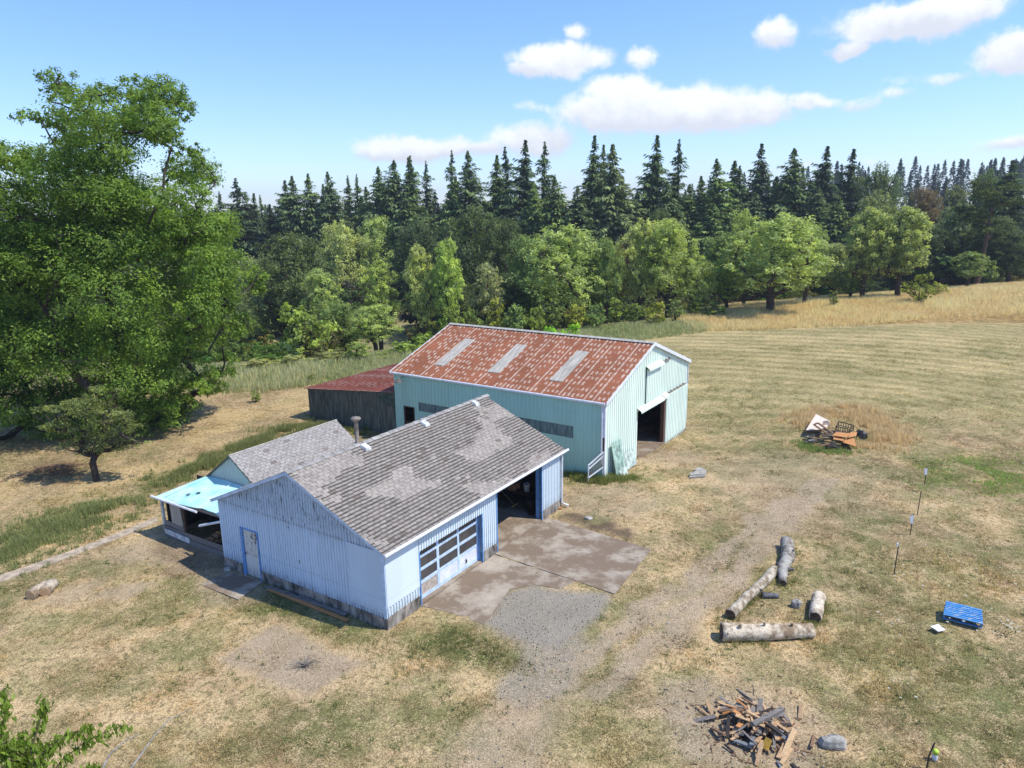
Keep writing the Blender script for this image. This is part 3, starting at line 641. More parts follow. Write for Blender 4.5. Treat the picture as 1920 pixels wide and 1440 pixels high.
b = MB(); b.hexa([tl(.46, 13.55, .5), tl(.46, 12.72, .42), tl(.5, 12.72, .42), tl(.5, 13.55, .5), tl(.46, 13.6, 1.78), tl(.46, 12.8, 1.80), tl(.5, 12.8, 1.80), tl(.5, 13.6, 1.78)]); b.build('board_panel', m_plain('pale_panel', (.42, .38, .33), .8, .25, 4, stretch=(6, 6, .5)), ln)
b = MB(); b.box(2.0, 2.06, -4.6, 0, -.1, 2.3); b.box(.3, 2.0, -.05, .0, -.1, 1.9); b.box(.1, 2.0, -4.75, -4.65, -.1, 1.9); b.build('back_wall', M['inner'], ln)
b = MB(); b.tube([tl(.32, 14.75, 1.86), tl(.30, 11.3, 1.86)], .055, 8); b.build('gutter', M['white'], ln)
b = MB(); b.tube([tl(.15, 10.95, 1.35), tl(.12, 9.2, 1.98)], .055, 8); gg_ = b.build('fallen_gutter', M['white'], ln)
# firewood stacked in it
for i in range(26):
    r_ = random.Random(100+i); l = .75+r_.random()*.5; w_ = 9.9+r_.random()*1.6; z = .1+.16*(i//7)+r_.random()*.05
    t = empty('firewood', SW(l, w_, z), r_.uniform(0, 6.28), label='split brown firewood log heaped under the turquoise lean-to roof', cat='firewood', group='firewood under the lean-to')
    MB().tube([(-.2, 0, .06), (0, .01, .07), (.2, 0, .06)], [.07, .08, .065], 5, wob=.2).build('log', M['orange_wood' if i % 3 else 'brown_wood'], t)

# ---------------------------------------------------------------- the big barn
barn = empty('barn', BN, pi/2-BY, label='large pale teal barn with rusty red metal roof and open sliding door', cat='barn')
BWd, BL, bE, bR = 12.55, 15.2, 4.43, 6.60; bs = (bR-bE)/(BWd/2)
# local: x = along the gable front (BA), y = along the long side (BB). front plane y=0, long side x=0
btop = lambda u: bE+bs*(BWd/2-abs(u-BWd/2))
bop = [(4.40, 8.62, -1, 2.80), (5.5, 7.6, 3.1, 5.2)]
def ribwall(b, P, u0, u1, bot, top, ops, d0, d1, brk, pitch, rw, rd):
    b.wall(P, u0, u1, bot, top, ops, d0, d1, brk); k = u0+.1
    while k < u1-rw: b.wall(P, k, k+rw, bot, top, ops, min(d0, d1)-rd, min(d0, d1)-.001, brk); k += pitch
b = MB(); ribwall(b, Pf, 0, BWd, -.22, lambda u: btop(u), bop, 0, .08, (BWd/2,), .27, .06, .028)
bw = b.build('wall', M['barn_sunlit'], barn); bw['label'] = 'sunlit pale mint gable front with doorway'
b = MB(); lo = [(13.55, 14.45, -1, 2.2), (1.92, 5.9, 2.05, 2.75), (9.0, 13.2, 2.02, 2.6)]
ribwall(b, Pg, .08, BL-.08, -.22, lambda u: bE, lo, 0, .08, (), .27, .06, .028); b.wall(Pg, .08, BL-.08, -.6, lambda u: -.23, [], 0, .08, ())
bw = b.build('wall', M['barn_shaded'], barn); bw['label'] = 'shaded teal long side wall'
b = MB(); b.wall(Pf, 0, BWd, -.8, btop, [], BL-.08, BL, (BWd/2,)); b.build('wall', M['barn_shaded'], barn)
b = MB(); b.wall(Pg, .08, BL-.08, -.8, lambda u: bE, [], BWd-.08, BWd, ()); b.build('wall', M['barn_sunlit'], barn)
MB().box(0.02, 4.40, .02, .2, -.7, -.23).build('foundation', M['found'], barn); MB().box(8.62, BWd, .02, .2, -.9, -.225).build('foundation', M['found'], barn)
MB().box(.1, BWd-.1, -.12, BL-.1, -.9, -.2).build('floor', M['slab'], barn)
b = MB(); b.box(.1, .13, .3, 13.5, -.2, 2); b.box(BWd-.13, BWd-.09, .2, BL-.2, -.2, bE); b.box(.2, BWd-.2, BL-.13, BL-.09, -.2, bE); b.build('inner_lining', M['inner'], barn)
# windows and side door (dull translucent sheet strips)
for a, c_, z0, z1 in ((1.92, 5.9, 2.05, 2.75), (9.0, 13.2, 2.02, 2.6)):
    b = MB(); b.box(.02, .05, a, c_, z0, z1)
    k = a+.1
    while k < c_: b.box(.0, .02, k, k+.05, z0, z1); k += .27
    b.build('window', M['window_slab'], barn)
b = MB(); b.box(-.02, .1, 13.55, 13.62, -.2, 2.2); b.box(-.02, .1, 14.38, 14.45, -.2, 2.2); b.box(-.02, .1, 13.62, 14.38, 2.13, 2.2); b.box(.0, .1, 13.62, 14.38, 1.1, 1.16)
b.build('door_frame', M['dark_wood'], barn); MB().box(.04, .07, 13.62, 14.38, -.2, 1.1).build('door', M['dark_wood'], barn)
# roof: rust-red ribbed sheets
def m_redroof(name, col, dash, seed, swap=False):
    mt, n = newmat(name); o = n.obj(); x, y, z = n.xyz(o)[:3]
    if swap: x, y = y, x
    big = n.noise(n.mapping(o, loc=(seed, 0, 0)), .5, 4, .6); fine = n.noise(o, 9, 4, .7)
    c = n.mix(n.ramp(big, .3, .7), tuple(q*.72 for q in col), col); c = n.mix(n.math('MULTIPLY', n.ramp(fine, .4, .7), .25), c, (.22, .10, .06))
    sk = n.noise(n.mapping(o, (.5, 5, .5) if not swap else (5, .5, .5)), 1.6, 4, .7); c = n.mix(n.math('MULTIPLY', n.ramp(sk, .42, .68), .45), c, (.17, .075, .05)); c = n.mix(n.math('MULTIPLY', n.ramp(sk, .46, .30), .35), c, (.46, .26, .17))
    su = .27; rv = .58       # sheet ribs along y every su, rows of worn paint across every rv
    cx = n.math('DIVIDE', y, su); cy = n.math('DIVIDE', x, rv)
    cx0 = n.math('FLOOR', cx); fx = n.math('SUBTRACT', cx, cx0)
    cv = n.new('ShaderNodeCombineXYZ', ins={0: cx0, 1: seed, 2: 0}); wn = n.new('ShaderNodeTexWhiteNoise', noise_dimensions='3D', ins={'Vector': cv}).outputs['Value']
    cyo = n.math('ADD', cy, n.math('MULTIPLY', wn, .45)); cy0 = n.math('FLOOR', cyo); fy = n.math('SUBTRACT', cyo, cy0)
    cv2 = n.new('ShaderNodeCombineXYZ', ins={0: cx0, 1: cy0, 2: seed}); w2 = n.new('ShaderNodeTexWhiteNoise', noise_dimensions='3D', ins={'Vector': cv2}).outputs['Value']
    rag = n.math('MULTIPLY', n.math('SUBTRACT', n.noise(o, 8, 4, .75), .5), 1.1)
    ax = n.math('ABSOLUTE', n.math('SUBTRACT', fx, .5)); ay = n.math('ABSOLUTE', n.math('SUBTRACT', fy, .5))
    lx = n.math('SUBTRACT', .24, n.math('ADD', ax, rag)); ly = n.math('SUBTRACT', n.math('ADD', .10, n.math('MULTIPLY', w2, .20)), n.math('ADD', ay, rag))
    mk = n.math('MULTIPLY', n.math('MULTIPLY', n.ramp(lx, -.03, .05), n.ramp(ly, -.03, .05)), n.ramp(w2, .15, .3))
    # some whole ribs worn white
    w3 = n.new('ShaderNodeTexWhiteNoise', noise_dimensions='3D', ins={'Vector': n.new('ShaderNodeCombineXYZ', ins={0: cx0, 1: 55+seed, 2: 1})}).outputs['Value']
    rib = n.math('MULTIPLY', n.math('MULTIPLY', n.ramp(w3, .72, .78), n.ramp(n.math('SUBTRACT', .17, n.math('ADD', ax, n.math('MULTIPLY', rag, .4))), 0, .05)), n.ramp(n.noise(n.mapping(o, (1.1, 1.1, 1.1)), 1, 3, .6), .38, .48))
    mk = n.math('MAXIMUM', n.math('MULTIPLY', mk, dash), n.math('MULTIPLY', rib, dash))
    c = n.mix(n.math('MULTIPLY', mk, .68), c, n.mix(big, (.42, .34, .28), (.66, .58, .50)))
    n.out(n.principled(c, .8, .0, .12, n.bump(fine, .1, .01))); return mt
M['red'] = m_redroof('worn_red_metal', (.325, .122, .065), 1, 0.); M['galv'] = m_plain('galvanised_sheet', (.44, .42, .38), .7, .22, 2.5, stretch=(.3, 3, 1))
def ribroof(b, e0, z0, r, zr, y0, y1, t=.04, pitch=.27, rw=.05, rh=.03, skip=()):
    b.hexa([(e0, y0, z0-t), (r, y0, zr-t), (r, y1, zr-t), (e0, y1, z0-t), (e0, y0, z0), (r, y0, zr), (r, y1, zr), (e0, y1, z0)])
    k = math.ceil((y0)/pitch)*pitch-pitch/2
    while k < y1-.03:
        if k > y0+.03: b.hexa([(e0, k-rw/2, z0+.001), (r, k-rw/2, zr+.001), (r, k+rw/2, zr+.001), (e0, k+rw/2, z0+.001), (e0, k-rw*.3, z0+rh), (r, k-rw*.3, zr+rh), (r, k+rw*.3, zr+rh), (e0, k+rw*.3, z0+rh)])
        k += pitch
eo = .18; b = MB(); ribroof(b, -eo, bE+.04-bs*eo, BWd/2, bR+.04, -.16, BL+.14); ribroof(b, BWd+eo, bE+.04-bs*eo, BWd/2, bR+.04, -.16, BL+.14)
brf = b.build('roof', M['red'], barn); brf['label'] = 'rust red ribbed metal roof with rows of worn pale dashes'
for yc in (3.72, 8.15, 12.3):
    b = MB(); x0, x1 = 1.15, 4.5; zf = lambda x: bE+.045+bs*x
    b.hexa([(x0, yc-.42, zf(x0)), (x1, yc-.42, zf(x1)), (x1, yc+.42, zf(x1)), (x0, yc+.42, zf(x0)), (x0, yc-.42, zf(x0)+.03), (x1, yc-.42, zf(x1)+.03), (x1, yc+.42, zf(x1)+.03), (x0, yc+.42, zf(x0)+.03)])
    for k in range(6):
        q = yc-.38+k*.15; b.hexa([(x0, q-.03, zf(x0)+.031), (x1, q-.03, zf(x1)+.031), (x1, q+.03, zf(x1)+.031), (x0, q+.03, zf(x0)+.031), (x0, q-.02, zf(x0)+.055), (x1, q-.02, zf(x1)+.055), (x1, q+.02, zf(x1)+.055), (x0, q+.02, zf(x0)+.055)])
    b.build('skylight', M['galv'], brf)
b = MB()
for sgn in (-1, 1):
    c0 = BWd/2; b.hexa([(c0, -.18, bR+.10), (c0+sgn*.22, -.18, bR+.10-bs*.22), (c0+sgn*.22, BL+.16, bR+.10-bs*.22), (c0, BL+.16, bR+.10), (c0, -.18, bR+.12), (c0+sgn*.22, -.18, bR+.12-bs*.22), (c0+sgn*.22, BL+.16, bR+.12-bs*.22), (c0, BL+.16, bR+.12)])
b.build('ridge_cap', M['galv'], brf)
for yy in (-.17, BL+.145):
    b = MB()
    for sgn in (-1, 1):
        e = -eo-.02 if sgn < 0 else BWd+eo+.02; ze = bE-bs*eo
        b.hexa([(e, yy-.03, ze-.14), (e, yy, ze-.14), (BWd/2, yy, bR-.12), (BWd/2, yy-.03, bR-.12), (e, yy-.03, ze+.08), (e, yy, ze+.08), (BWd/2, yy, bR+.09), (BWd/2, yy-.03, bR+.09)])
    b.build('rake_trim', M['white'], barn)
b = MB(); b.tube([(-eo-.07, -.12, bE-bs*eo+.0), (-eo-.07, BL+.1, bE-bs*eo+.0)], .065, 8); b.box(-eo-.03, -eo-.005, -.1, BL+.1, bE-bs*eo-.1, bE-bs*eo-.0); b.build('gutter', M['white'], barn)
b = MB(); b.tube([(-.17, .12, bE-.12), (-.09, .12, bE-.3), (-.09, .12, .9)], .05, 8); b.build('downspout', M['white'], barn)
b = MB(); b.tube([(BWd+.1, -.02, bE-.1), (BWd+.1, -.02, .0)], .05, 8); b.build('downspout', M['white'], barn)
MB().box(-.045, .09, -.06, -.031, -.2, bE-.05).build('corner_trim', M['white'], barn); MB().box(-.06, -.03, -.03, .1, 2.4, bE-.05).build('corner_trim', M['white'], barn)
MB().box(-.062, -.03, -.02, .09, .75, 2.4).build('corner_board', M['dark_wood'], barn)
# loft door, sliding door, rails, hoods
b = MB(); ribwall(b, Pf, 5.46, 7.62, 3.08, lambda u: 5.15, [], -.07, .0, (), .27, .06, .025); b.build('loft_door', M['barn_sunlit'], barn)
MB().box(5.41, 5.459, -.065, .0, 3.0, 5.25).build('loft_jamb', m_plain('dark_teal_trim', (.07, .13, .12), .7), barn)
def hood(x0, x1, z, parent, name='door_hood'):
    b = MB(); b.hexa([(x0, -.30, z-.04), (x1, -.30, z-.04), (x1, -.031, z+.16), (x0, -.031, z+.16), (x0, -.30, z-.02), (x1, -.30, z-.02), (x1, -.031, z+.18), (x0, -.031, z+.18)])
    b.box(x0, x1, -.30, -.285, z-.13, z-.041); b.build(name, M['barn_sunlit'], parent)
hood(4.3, 7.92, 2.86, barn); hood(7.93, 8.72, 2.92, barn); hood(5.38, 7.7, 5.2, barn)
for x0, x1, z in ((7.71, 9.1, 5.17), (8.73, 12.15, 2.93)):
    b = MB(); b.box(x0, x1, -.12, -.06, z-.04, z+.04)
    for k in np.arange(x0+.2, x1, .55): b.box(k-.03, k+.03, -.13, -.03, z+.04, z+.10)
    b.build('door_track', M['pipe'], barn)
b = MB(); ribwall(b, Pf, 8.62, 12.35, -.28, lambda u: 2.85, [], -.14, -.06, (), .27, .06, .025)
rj = random.Random(4); k = 8.7
while k < 12.2: b.box(k, k+.12, -.15, -.07, -.28-rj.uniform(.05, .3), -.281); k += .27
sdo = b.build('sliding_door', M['barn_sunlit'], barn); sdo['label'] = 'sliding door pushed open to the right'
MB().box(8.36, 8.60, -.1, .14, -.35, 2.8).build('door_post', m_wood('dark_red_brown_wood', (.16, .09, .065), axis=2), barn)
# yard lamp on the wall
lp = empty('lamp', (0, 0, 0)); lp.parent = barn
b = MB(); b.tube([(-.02, 14.35, 4.12), (-.35, 14.35, 4.15), (-.45, 14.35, 4.05)], .025, 6); b.build('arm', M['pipe'], lp)
MB().lathe([(.05, .1), (.09, .04), (.28, -.05), (.29, -.08), (.05, -.03)], (-.5, 14.35, 3.98), 14).build('lamp_shade', m_plain('dull_lamp', (.15, .12, .10), .5), lp)
# lean-to of dark boards on the far gable
lt = empty('board_shed', BW(0, BL), pi/2-BY, label='low dark board shed with red roof against the far end of the barn', cat='shed')
LW = 8.45; zf_ = lambda y: 3.04-.095*y
b = MB(); PL = lambda u, d, z: (d, u, z)
k = .02; rj = random.Random(9)
while k < LW-.05:
    e = min(k+.2, LW); b.wall(PL, k+.004, e-.004, -.3, lambda u: zf_(u)-.05, [], rj.uniform(-.015, .01), .05, ()); k += .2
b.build('wall', M['shed_green'], lt)
b = MB(); b.box(.05, 12.5, LW-.05, LW, -.6, zf_(LW)-.05); b.box(12.45, 12.5, 0, LW-.05, -.8, 2.2); b.build('wall', M['shed_green'], lt)
b = MB(); b.box(-.05, -.02, .05, 1.35, 2.0, 2.82); b.build('hatch', m_plain('green_hatch', (.085, .12, .095), .8, .4, 3), lt)
M['red2'] = m_redroof('dull_red_metal', (.27, .075, .055), .55, 7., True)
b = MB(); z0_, z1_ = zf_(LW+.15), zf_(.0)
b.hexa([(-.18, 0.02, z1_-.04), (12.6, .02, z1_-.04), (12.6, LW+.15, z0_-.04), (-.18, LW+.15, z0_-.04), (-.18, .02, z1_), (12.6, .02, z1_), (12.6, LW+.15, z0_), (-.18, LW+.15, z0_)])
k = 0.
while k < 12.5:
    b.hexa([(k-.03, .02, z1_+.001), (k+.03, .02, z1_+.001), (k+.03, LW+.15, z0_+.001), (k-.03, LW+.15, z0_+.001), (k-.015, .02, z1_+.03), (k+.015, .02, z1_+.03), (k+.015, LW+.15, z0_+.03), (k-.015, LW+.15, z0_+.03)]); k += .3
b.build('roof', M['red2'], lt)
# ---------------------------------------------------------------- leaning things, logs, piles
def lean(name, label, cat, p, rz=0, **k): return empty(name, p, rz, label=label, cat=cat, **k)
t = lean('farm_gate', 'short white metal farm gate leaning at the near corner of the teal barn', 'gate', BW(-.35, .0, 0)+np.array([0, 0, 0]), 0)
p0 = gz(1103, 905, 0); p1 = BW(-.12, .0, 0); bse = BW(-.35, 0, 0)
a_ = Vector(p0-bse); c_ = Vector(p1-bse)
b = MB(); up = lambda z: Vector((0, 0, z))
b.beam(a_+up(0), a_+up(1.05), .06, .06); b.beam(c_+up(.35), c_+up(1.65), .05, .05); b.beam(a_+up(1.0), c_+up(1.62), .06, .06); b.beam(a_+up(.78), c_+up(1.38), .07, .05); b.beam(a_+up(.28), c_+up(.75), .07, .05)
b.build('gate_frame', M['white'], t)
b = MB()
for k in range(5): z = .38+.08*k; b.beam(a_+up(z), c_+up(z+.48+.03*k), .012, .012)
for k in range(1, 7): q = a_.lerp(c_, k/7); b.beam(q+up(.32+.47*k/7), q+up(.95+.58*k/7), .012, .012)
b.build('wire_mesh', M['pipe'], t)
M['mint'] = m_plain('mint_sheet', (.36, .52, .45), .5, .4, 3, bump=.2); M['mint2'] = m_plain('pale_mint_sheet', (.46, .55, .50), .5, .35, 3)
def leaner(label, l0, l1, z1, d, mm, sh=0, zz0=-.05):
    t = lean('metal_sheet', label, 'metal sheet', BW(l0, -d, zz0), pi/2-BY)
    b = MB(); wd = l1-l0; n = 6
    for i in range(n):
        x0, x1 = wd*i/n, wd*(i+1)/n; q = .03*sin(i*2.1); q2 = .03*sin((i+1)*2.1)
        b.hexa([(x0, q, .02*sin(i)), (x1, q2, .02*sin(i+1)), (x1, q2+.012, .0), (x0, q+.012, .0), (x0+sh, d-.16, z1), (x1+sh, d-.16, z1), (x1+sh, d-.145, z1), (x0+sh, d-.145, z1)])
    return b.build('panel', M[mm], t)
leaner('tall green metal sheet leaning against the barn front beside the gate', .55, 1.75, 1.95, .55, 'mint')
leaner('crumpled pale metal sheet leaning in front of the tall green one', .9, 1.75, .95, .7, 'mint2', -.1)
leaner('wide low mint metal sheet propped between the tall sheet and the barn doorway', 1.75, 3.5, .85, .45, 'mint2')
t = lean('stone', 'round pale stone beside the gable door step of the shop', 'stone', gz(427, 1070, 0)); MB().rock((0, 0, .06), (.16, .14, .1), 3).build('rock', M['stone'], t)
# planks along the gable foundation
for i, (u0, v0, u1, v1, mm, lb) in enumerate([(503, 1104, 652, 1163, 'orange_wood', 'long orange brown plank lying along the foundation of the blue gable'), (500, 1100, 600, 1134, 'grey_wood', 'grey plank lying at the foundation behind the orange one, left half'), (560, 1118, 648, 1152, 'grey_wood', 'shorter grey plank next to the foundation at the right end of the plank stack')]):
    p = gz(u0, v0, .05+.03*(i > 0)); q = gz(u1, v1, .06+.03*(i > 0)); o_ = MB().beam(p, q, .16, .045, jit=.01).build('plank', M[mm], loc=p); tag(o_, lb, 'plank', 'planks by the blue gable')
# debris at the right jamb of the shop
p = gz(1040, 952); t = lean('broken_concrete', 'broken pale concrete chunk by the foot of the shop downspout', 'rubble', p)
MB().rock((0, 0, .08), (.26, .2, .14), 5).build('rock', M['stone'], t); MB().beam((-.3, .2, .05), (-.1, .1, .5), .05, .03).build('stick', M['grey_wood'], t)
t = lean('brick', 'orange brick next to the downspout foot', 'brick', gz(1049, 955)); MB().beam((-.1, 0, .05), (.12, .03, .05), .1, .07).build('brick_body', M['orange_wood'], t)
t = lean('stone', 'grey white stone in the dark mulch beyond the concrete apron', 'stone', gz(1103, 973)); MB().rock((0, 0, .04), (.2, .16, .09), 6).build('rock', M['stone'], t)
for i, (u, v, s, lb) in enumerate([(1306, 893, .34, 'larger flat stone block lying in the yard before the barn door'), (1310, 884, .26, 'smaller stone slab behind the flat block in the yard')]):
    t = lean('stone_block', lb, 'stone', hat(u, v), .5*i); MB().beam((-s, 0, .08), (s, .03, .09), s*1.0, .15, jit=.04).build('block', M['stone'], t)
# big logs
mt, n = newmat('weathered_log'); o = n.obj(); q1 = n.noise(o, 2.2, 5, .7); q2 = n.noise(n.mapping(o, (3, 3, 3)), 4, 5, .75)
oc = n.n.new('ShaderNodeObjectInfo').outputs['Color']; c = n.mix(n.ramp(q1, .38, .62), n.mix(1, oc, (.38, .32, .27), 'MULTIPLY'), oc); c = n.mix(n.math('MULTIPLY', n.ramp(q2, .55, .68), .7), c, (.06, .045, .04))
n.out(n.principled(c, .9, 0, .2, n.bump(q2, .9, .05))); M['log'] = mt
M['logend'] = m_plain('log_end', (.13, .085, .06), .9, .5, 6)
def log(label, pts, rad, colr, endmat='logend', stubs=(), name='log', group='old logs lying in the grass'):
    rad = [r*.84 for r in rad]
    # pts: (u, v) pixels where the log touches the ground
    P = []; m_ = len(pts)
    for (u, v), r in zip(pts, rad): q = hat(u, v); P.append(Vector((q[0], q[1], q[2]+r*.8)))
    base = P[0].copy(); P = [p-base for p in P]
    # densify
    Q = []; R_ = []
    for i in range(m_-1):
        for k in range(6): t = k/6; Q.append(P[i].lerp(P[i+1], t)); R_.append((rad[i]*(1-t)+rad[i+1]*t)*random.uniform(.92, 1.08))
    Q.append(P[-1]); R_.append(rad[-1])
    t = lean(name, label, 'log', base, group=group)
    o_ = MB().tube(Q, R_, 14, wob=.07).build('wood', M['log'], t, True); o_.color = (*colr, 1)
    for s_ in (0, -1):
        d = (Q[s_]-Q[1 if s_ == 0 else -2]).normalized(); MB().tube([Q[s_]-d*.02, Q[s_]+d*.012], [R_[s_]*.9, R_[s_]*.86], 12, wob=.06).build('cut_end', M[endmat], t)
    for (f_, an, ln_, r) in stubs:
        i = int(f_*(len(Q)-1)); d = (Q[min(i+1, len(Q)-1)]-Q[i-1]).normalized(); side = d.cross(Vector((0, 0, 1))).normalized()
        v = side*cos(an)+Vector((0, 0, 1))*sin(an); ob = MB().tube([Q[i]+v*R_[i]*.7, Q[i]+v*(R_[i]+ln_)], [r*1.2, r*.7], 7, wob=.1).build('stub', M['log'], t); ob.color = (*[q*.6 for q in colr], 1)
    return t
log('thick pale barkless log lying crosswise at the front of the log triangle', [(1352, 1196), (1400, 1197), (1460, 1195), (1522, 1192)], [.36, .34, .33, .30], (.72, .62, .48), stubs=((.25, 1.2, .15, .06), (.55, 1.4, .14, .05), (.8, 1.3, .12, .05), (.1, .4, .1, .04)))
log('long slender pale log running diagonally from the thick front log', [(1369, 1160), (1400, 1126), (1432, 1098), (1452, 1074)], [.24, .22, .24, .22], (.56, .50, .40), stubs=((.5, .3, .12, .05),))
log('grey upright curved log with forked end at the top of the diagonal log', [(1468, 1098), (1466, 1075), (1478, 1050), (1474, 1024)], [.17, .28, .32, .33], (.40, .38, .35), stubs=((.35, .2, .2, .09), (.7, 1., .1, .05)))
log('short pale log chunk standing off the right end of the thick log', [(1528, 1166), (1534, 1128)], [.27, .30], (.70, .62, .50), stubs=())
log('small dark grey log piece beside the diagonal log', [(1428, 1120), (1459, 1121)], [.14, .12], (.17, .17, .18))
log('short grey sawn log left of the yard beside a darker one', [(58, 1124), (90, 1103)], [.26, .25], (.48, .40, .31), 'tan_wood', group='sawn logs at the left')
log('second grey sawn log touching the first at the left edge of the yard', [(85, 1118), (101, 1100)], [.27, .25], (.52, .45, .36), 'tan_wood', group='sawn logs at the left')
t = lean('stone', 'round grey stone inside the triangle of logs', 'stone', hat(1493, 1138)); MB().rock((0, 0, .12), (.2, .2, .2), 11).build('rock', M['stone'], t)
t = lean('stone', 'white rough stone at the right edge of the scrap wood pile', 'stone', hat(1562, 1400)); MB().rock((0, 0, .12), (.42, .2, .24), 12, 12).build('rock', M['stone'], t)
t = lean('branch_bundle', 'clump of dry grey twigs on the bare rectangular patch', 'twigs', hat(573, 1250))
b = MB(); rr = random.Random(3)
for i in range(26): a = rr.uniform(0, 6.28); l = rr.uniform(.25, .7); b.tube([(0, 0, .05), (cos(a)*l*.5, sin(a)*l*.4, .22), (cos(a)*l, sin(a)*l*.7, rr.uniform(.05, .3))], [.014, .01, .004], 5)
b.build('twigs', M['grey_wood'], t)
# scrap wood pile
P0 = hat(1420, 1372); rr = random.Random(11)
kinds = [('grey', M['grey_wood'], 'grey weathered board tangled in the scrap wood pile', 34), ('tan', M['tan_wood'], 'tan board tangled in the scrap wood pile', 48), ('dark', M['char_wood'], 'dark board tangled in the scrap wood pile', 15), ('brown', M['brown_wood'], 'brown board tangled in the scrap wood pile', 24), ('slate', m_wood('blue_grey_wood', (.22, .24, .26)), 'blue grey board tangled in the scrap wood pile', 12), ('orange', M['orange_wood'], 'orange brown board tangled in the scrap wood pile', 14)]
for kn, mm, lb, cnt in kinds:
    for i in range(cnt):
        r = abs(rr.gauss(0, .62)); a = rr.uniform(0, 6.28); r = min(r, 1.55); l = rr.uniform(.3, .85)
        z = max(.04, .50*(1-r/1.35))*rr.uniform(.35, 1.1)+.04; an = rr.uniform(0, 6.28); ti = rr.uniform(-.35, .35)
        p = Vector(P0)+Vector((cos(a)*r*1.15, sin(a)*r, z)); d = Vector((cos(an)*l/2, sin(an)*l/2, ti*l/2)); p.z = max(p.z, P0[2]+abs(d.z)*.7+.02)
        o_ = MB().beam(-d, d, rr.uniform(.05, .13), rr.uniform(.02, .05), up=(rr.uniform(-.4, .4), rr.uniform(-.4, .4), 1), jit=.006).build('board', mm, loc=None); o_.location = p
        tag(o_, lb, 'board', kn+' boards of the scrap wood pile')
def brd(label, u0, v0, u1, v1, z0, z1, w_, h_, mm):
    p = Vector(gz(u0, v0, P0[2]+z0)); q = Vector(gz(u1, v1, P0[2]+z1)); o_ = MB().beam(Vector(), q-p, w_, h_, jit=.006).build('board', mm); o_.location = p; tag(o_, label, 'board', 'single boards on the scrap wood pile')
brd('longest light tan plank sloping down the front right of the scrap wood pile', 1464, 1427, 1491, 1367, .03, .45, .13, .05, m_wood('fresh_tan_wood', (.62, .43, .24), (.45, .30, .16)))
brd('long grey beam lying across the top of the scrap wood pile', 1412, 1358, 1468, 1329, .5, .62, .13, .09, M['grey_wood'])
brd('narrow tan stake sticking out toward the viewer from the pile', 1418, 1435, 1429, 1393, .03, .35, .09, .04, M['tan_wood'])
brd('thin straight lath standing up from the back of the pile', 1413, 1305, 1412, 1285, .2, .75, .02, .02, M['grey_wood'])
brd('yellow painted board end in the front of the pile', 1434, 1404, 1442, 1385, .12, .35, .18, .05, m_plain('yellow_paint', (.60, .36, .06), .6))
brd('slate grey plank at the lower left of the pile', 1376, 1388, 1413, 1401, .12, .15, .12, .05, kinds[4][1])
brd('black and white edged plank on the right of the pile', 1440, 1357, 1464, 1375, .5, .42, .13, .06, M['char_wood'])
b = MB(); rr = random.Random(5)
for i in range(500):
    a = rr.uniform(0, 6.28); r = abs(rr.gauss(0, 1.0)); x, y = cos(a)*r*1.3, sin(a)*r; l = rr.uniform(.02, .12); an = rr.uniform(0, 6.28)
    b.beam((x-cos(an)*l, y-sin(an)*l, .01), (x+cos(an)*l, y+sin(an)*l, rr.uniform(.01, .06)), rr.uniform(.01, .04), .015)
o_ = b.build('wood_scraps', M['brown_wood']); o_.location = P0; tag(o_, 'small chips and splinters strewn round the scrap wood pile', 'wood scraps', kind='stuff')
# debris heap in the field
D0 = hat(1562, 832); rr = random.Random(21)
def dpt(u, v, z): return Vector(gz(u, v, D0[2]+z))
def quadboard(name, label, cat, pts, th, mm, group='debris heap in the field'):
    P = [dpt(*q) for q in pts]; base = P[0].copy(); n_ = (P[1]-P[0]).cross(P[2]-P[0]).normalized()*th
    b = MB(); b.hexa([p-base for p in P]+[p-base+n_ for p in P]); o_ = b.build(name, mm); o_.location = base; return tag(o_, label, cat, group)
quadboard('discarded_panel', 'large cream panel tilted up at the left of the debris heap', 'panel', [(1511, 807, .45), (1548, 806, .5), (1556, 790, .62), (1530, 777, .8)], .03, m_plain('cream_panel', (.66, .56, .46), .7, .1))
quadboard('discarded_panel', 'pinkish square panel leaning behind the cream one', 'panel', [(1540, 800, .5), (1556, 798, .5), (1553, 788, .9), (1544, 789, .95)], .03, m_plain('pink_panel', (.60, .48, .40), .7, .1))
for i, (q, lb) in enumerate([([(1560, 817, .75), (1588, 821, .7), (1594, 813, .75), (1568, 811, .8)], 'orange plywood sheet bent across the middle of the debris heap'), ([(1590, 821, .62), (1605, 818, .55), (1607, 811, .6), (1594, 811, .66)], 'orange plywood piece at the right end of the debris heap'), ([(1580, 830, .4), (1605, 838, .3), (1602, 823, .42), (1587, 821, .5)], 'lowest orange plywood sheet touching the grass'), ([(1562, 824, .6), (1583, 828, .55), (1579, 818, .62), (1565, 817, .68)], 'brown veneer sheet below the orange ones')]):
    quadboard('plywood_sheet', lb, 'plywood', q, .03, M['orange_wood'])
t = lean('door_frame', 'brown wooden door frame lying on the cream panel', 'door frame', D0, group='debris heap in the field'); L_ = lambda u, v, z: dpt(u, v, z)-Vector(D0)
b = MB(); c4 = [L_(1526, 796, .85), L_(1534, 793, .95), L_(1562, 813, .55), L_(1553, 815, .5)]
for i in range(4): b.beam(c4[i], c4[(i+1) % 4], .12, .06)
b.beam(c4[0].lerp(c4[3], .5), c4[1].lerp(c4[2], .5), .1, .05); b.build('frame', M['brown_wood'], t)
t = lean('crate_frame', 'dark open bed frame at the back right of the debris heap', 'bed frame', D0, group='debris heap in the field')
b = MB(); lo = [L_(1567, 806, .4), L_(1593, 812, .4), L_(1600, 804, .45), L_(1572, 797, .45)]; hi = [q+Vector((0, 0, .24)) for q in lo]
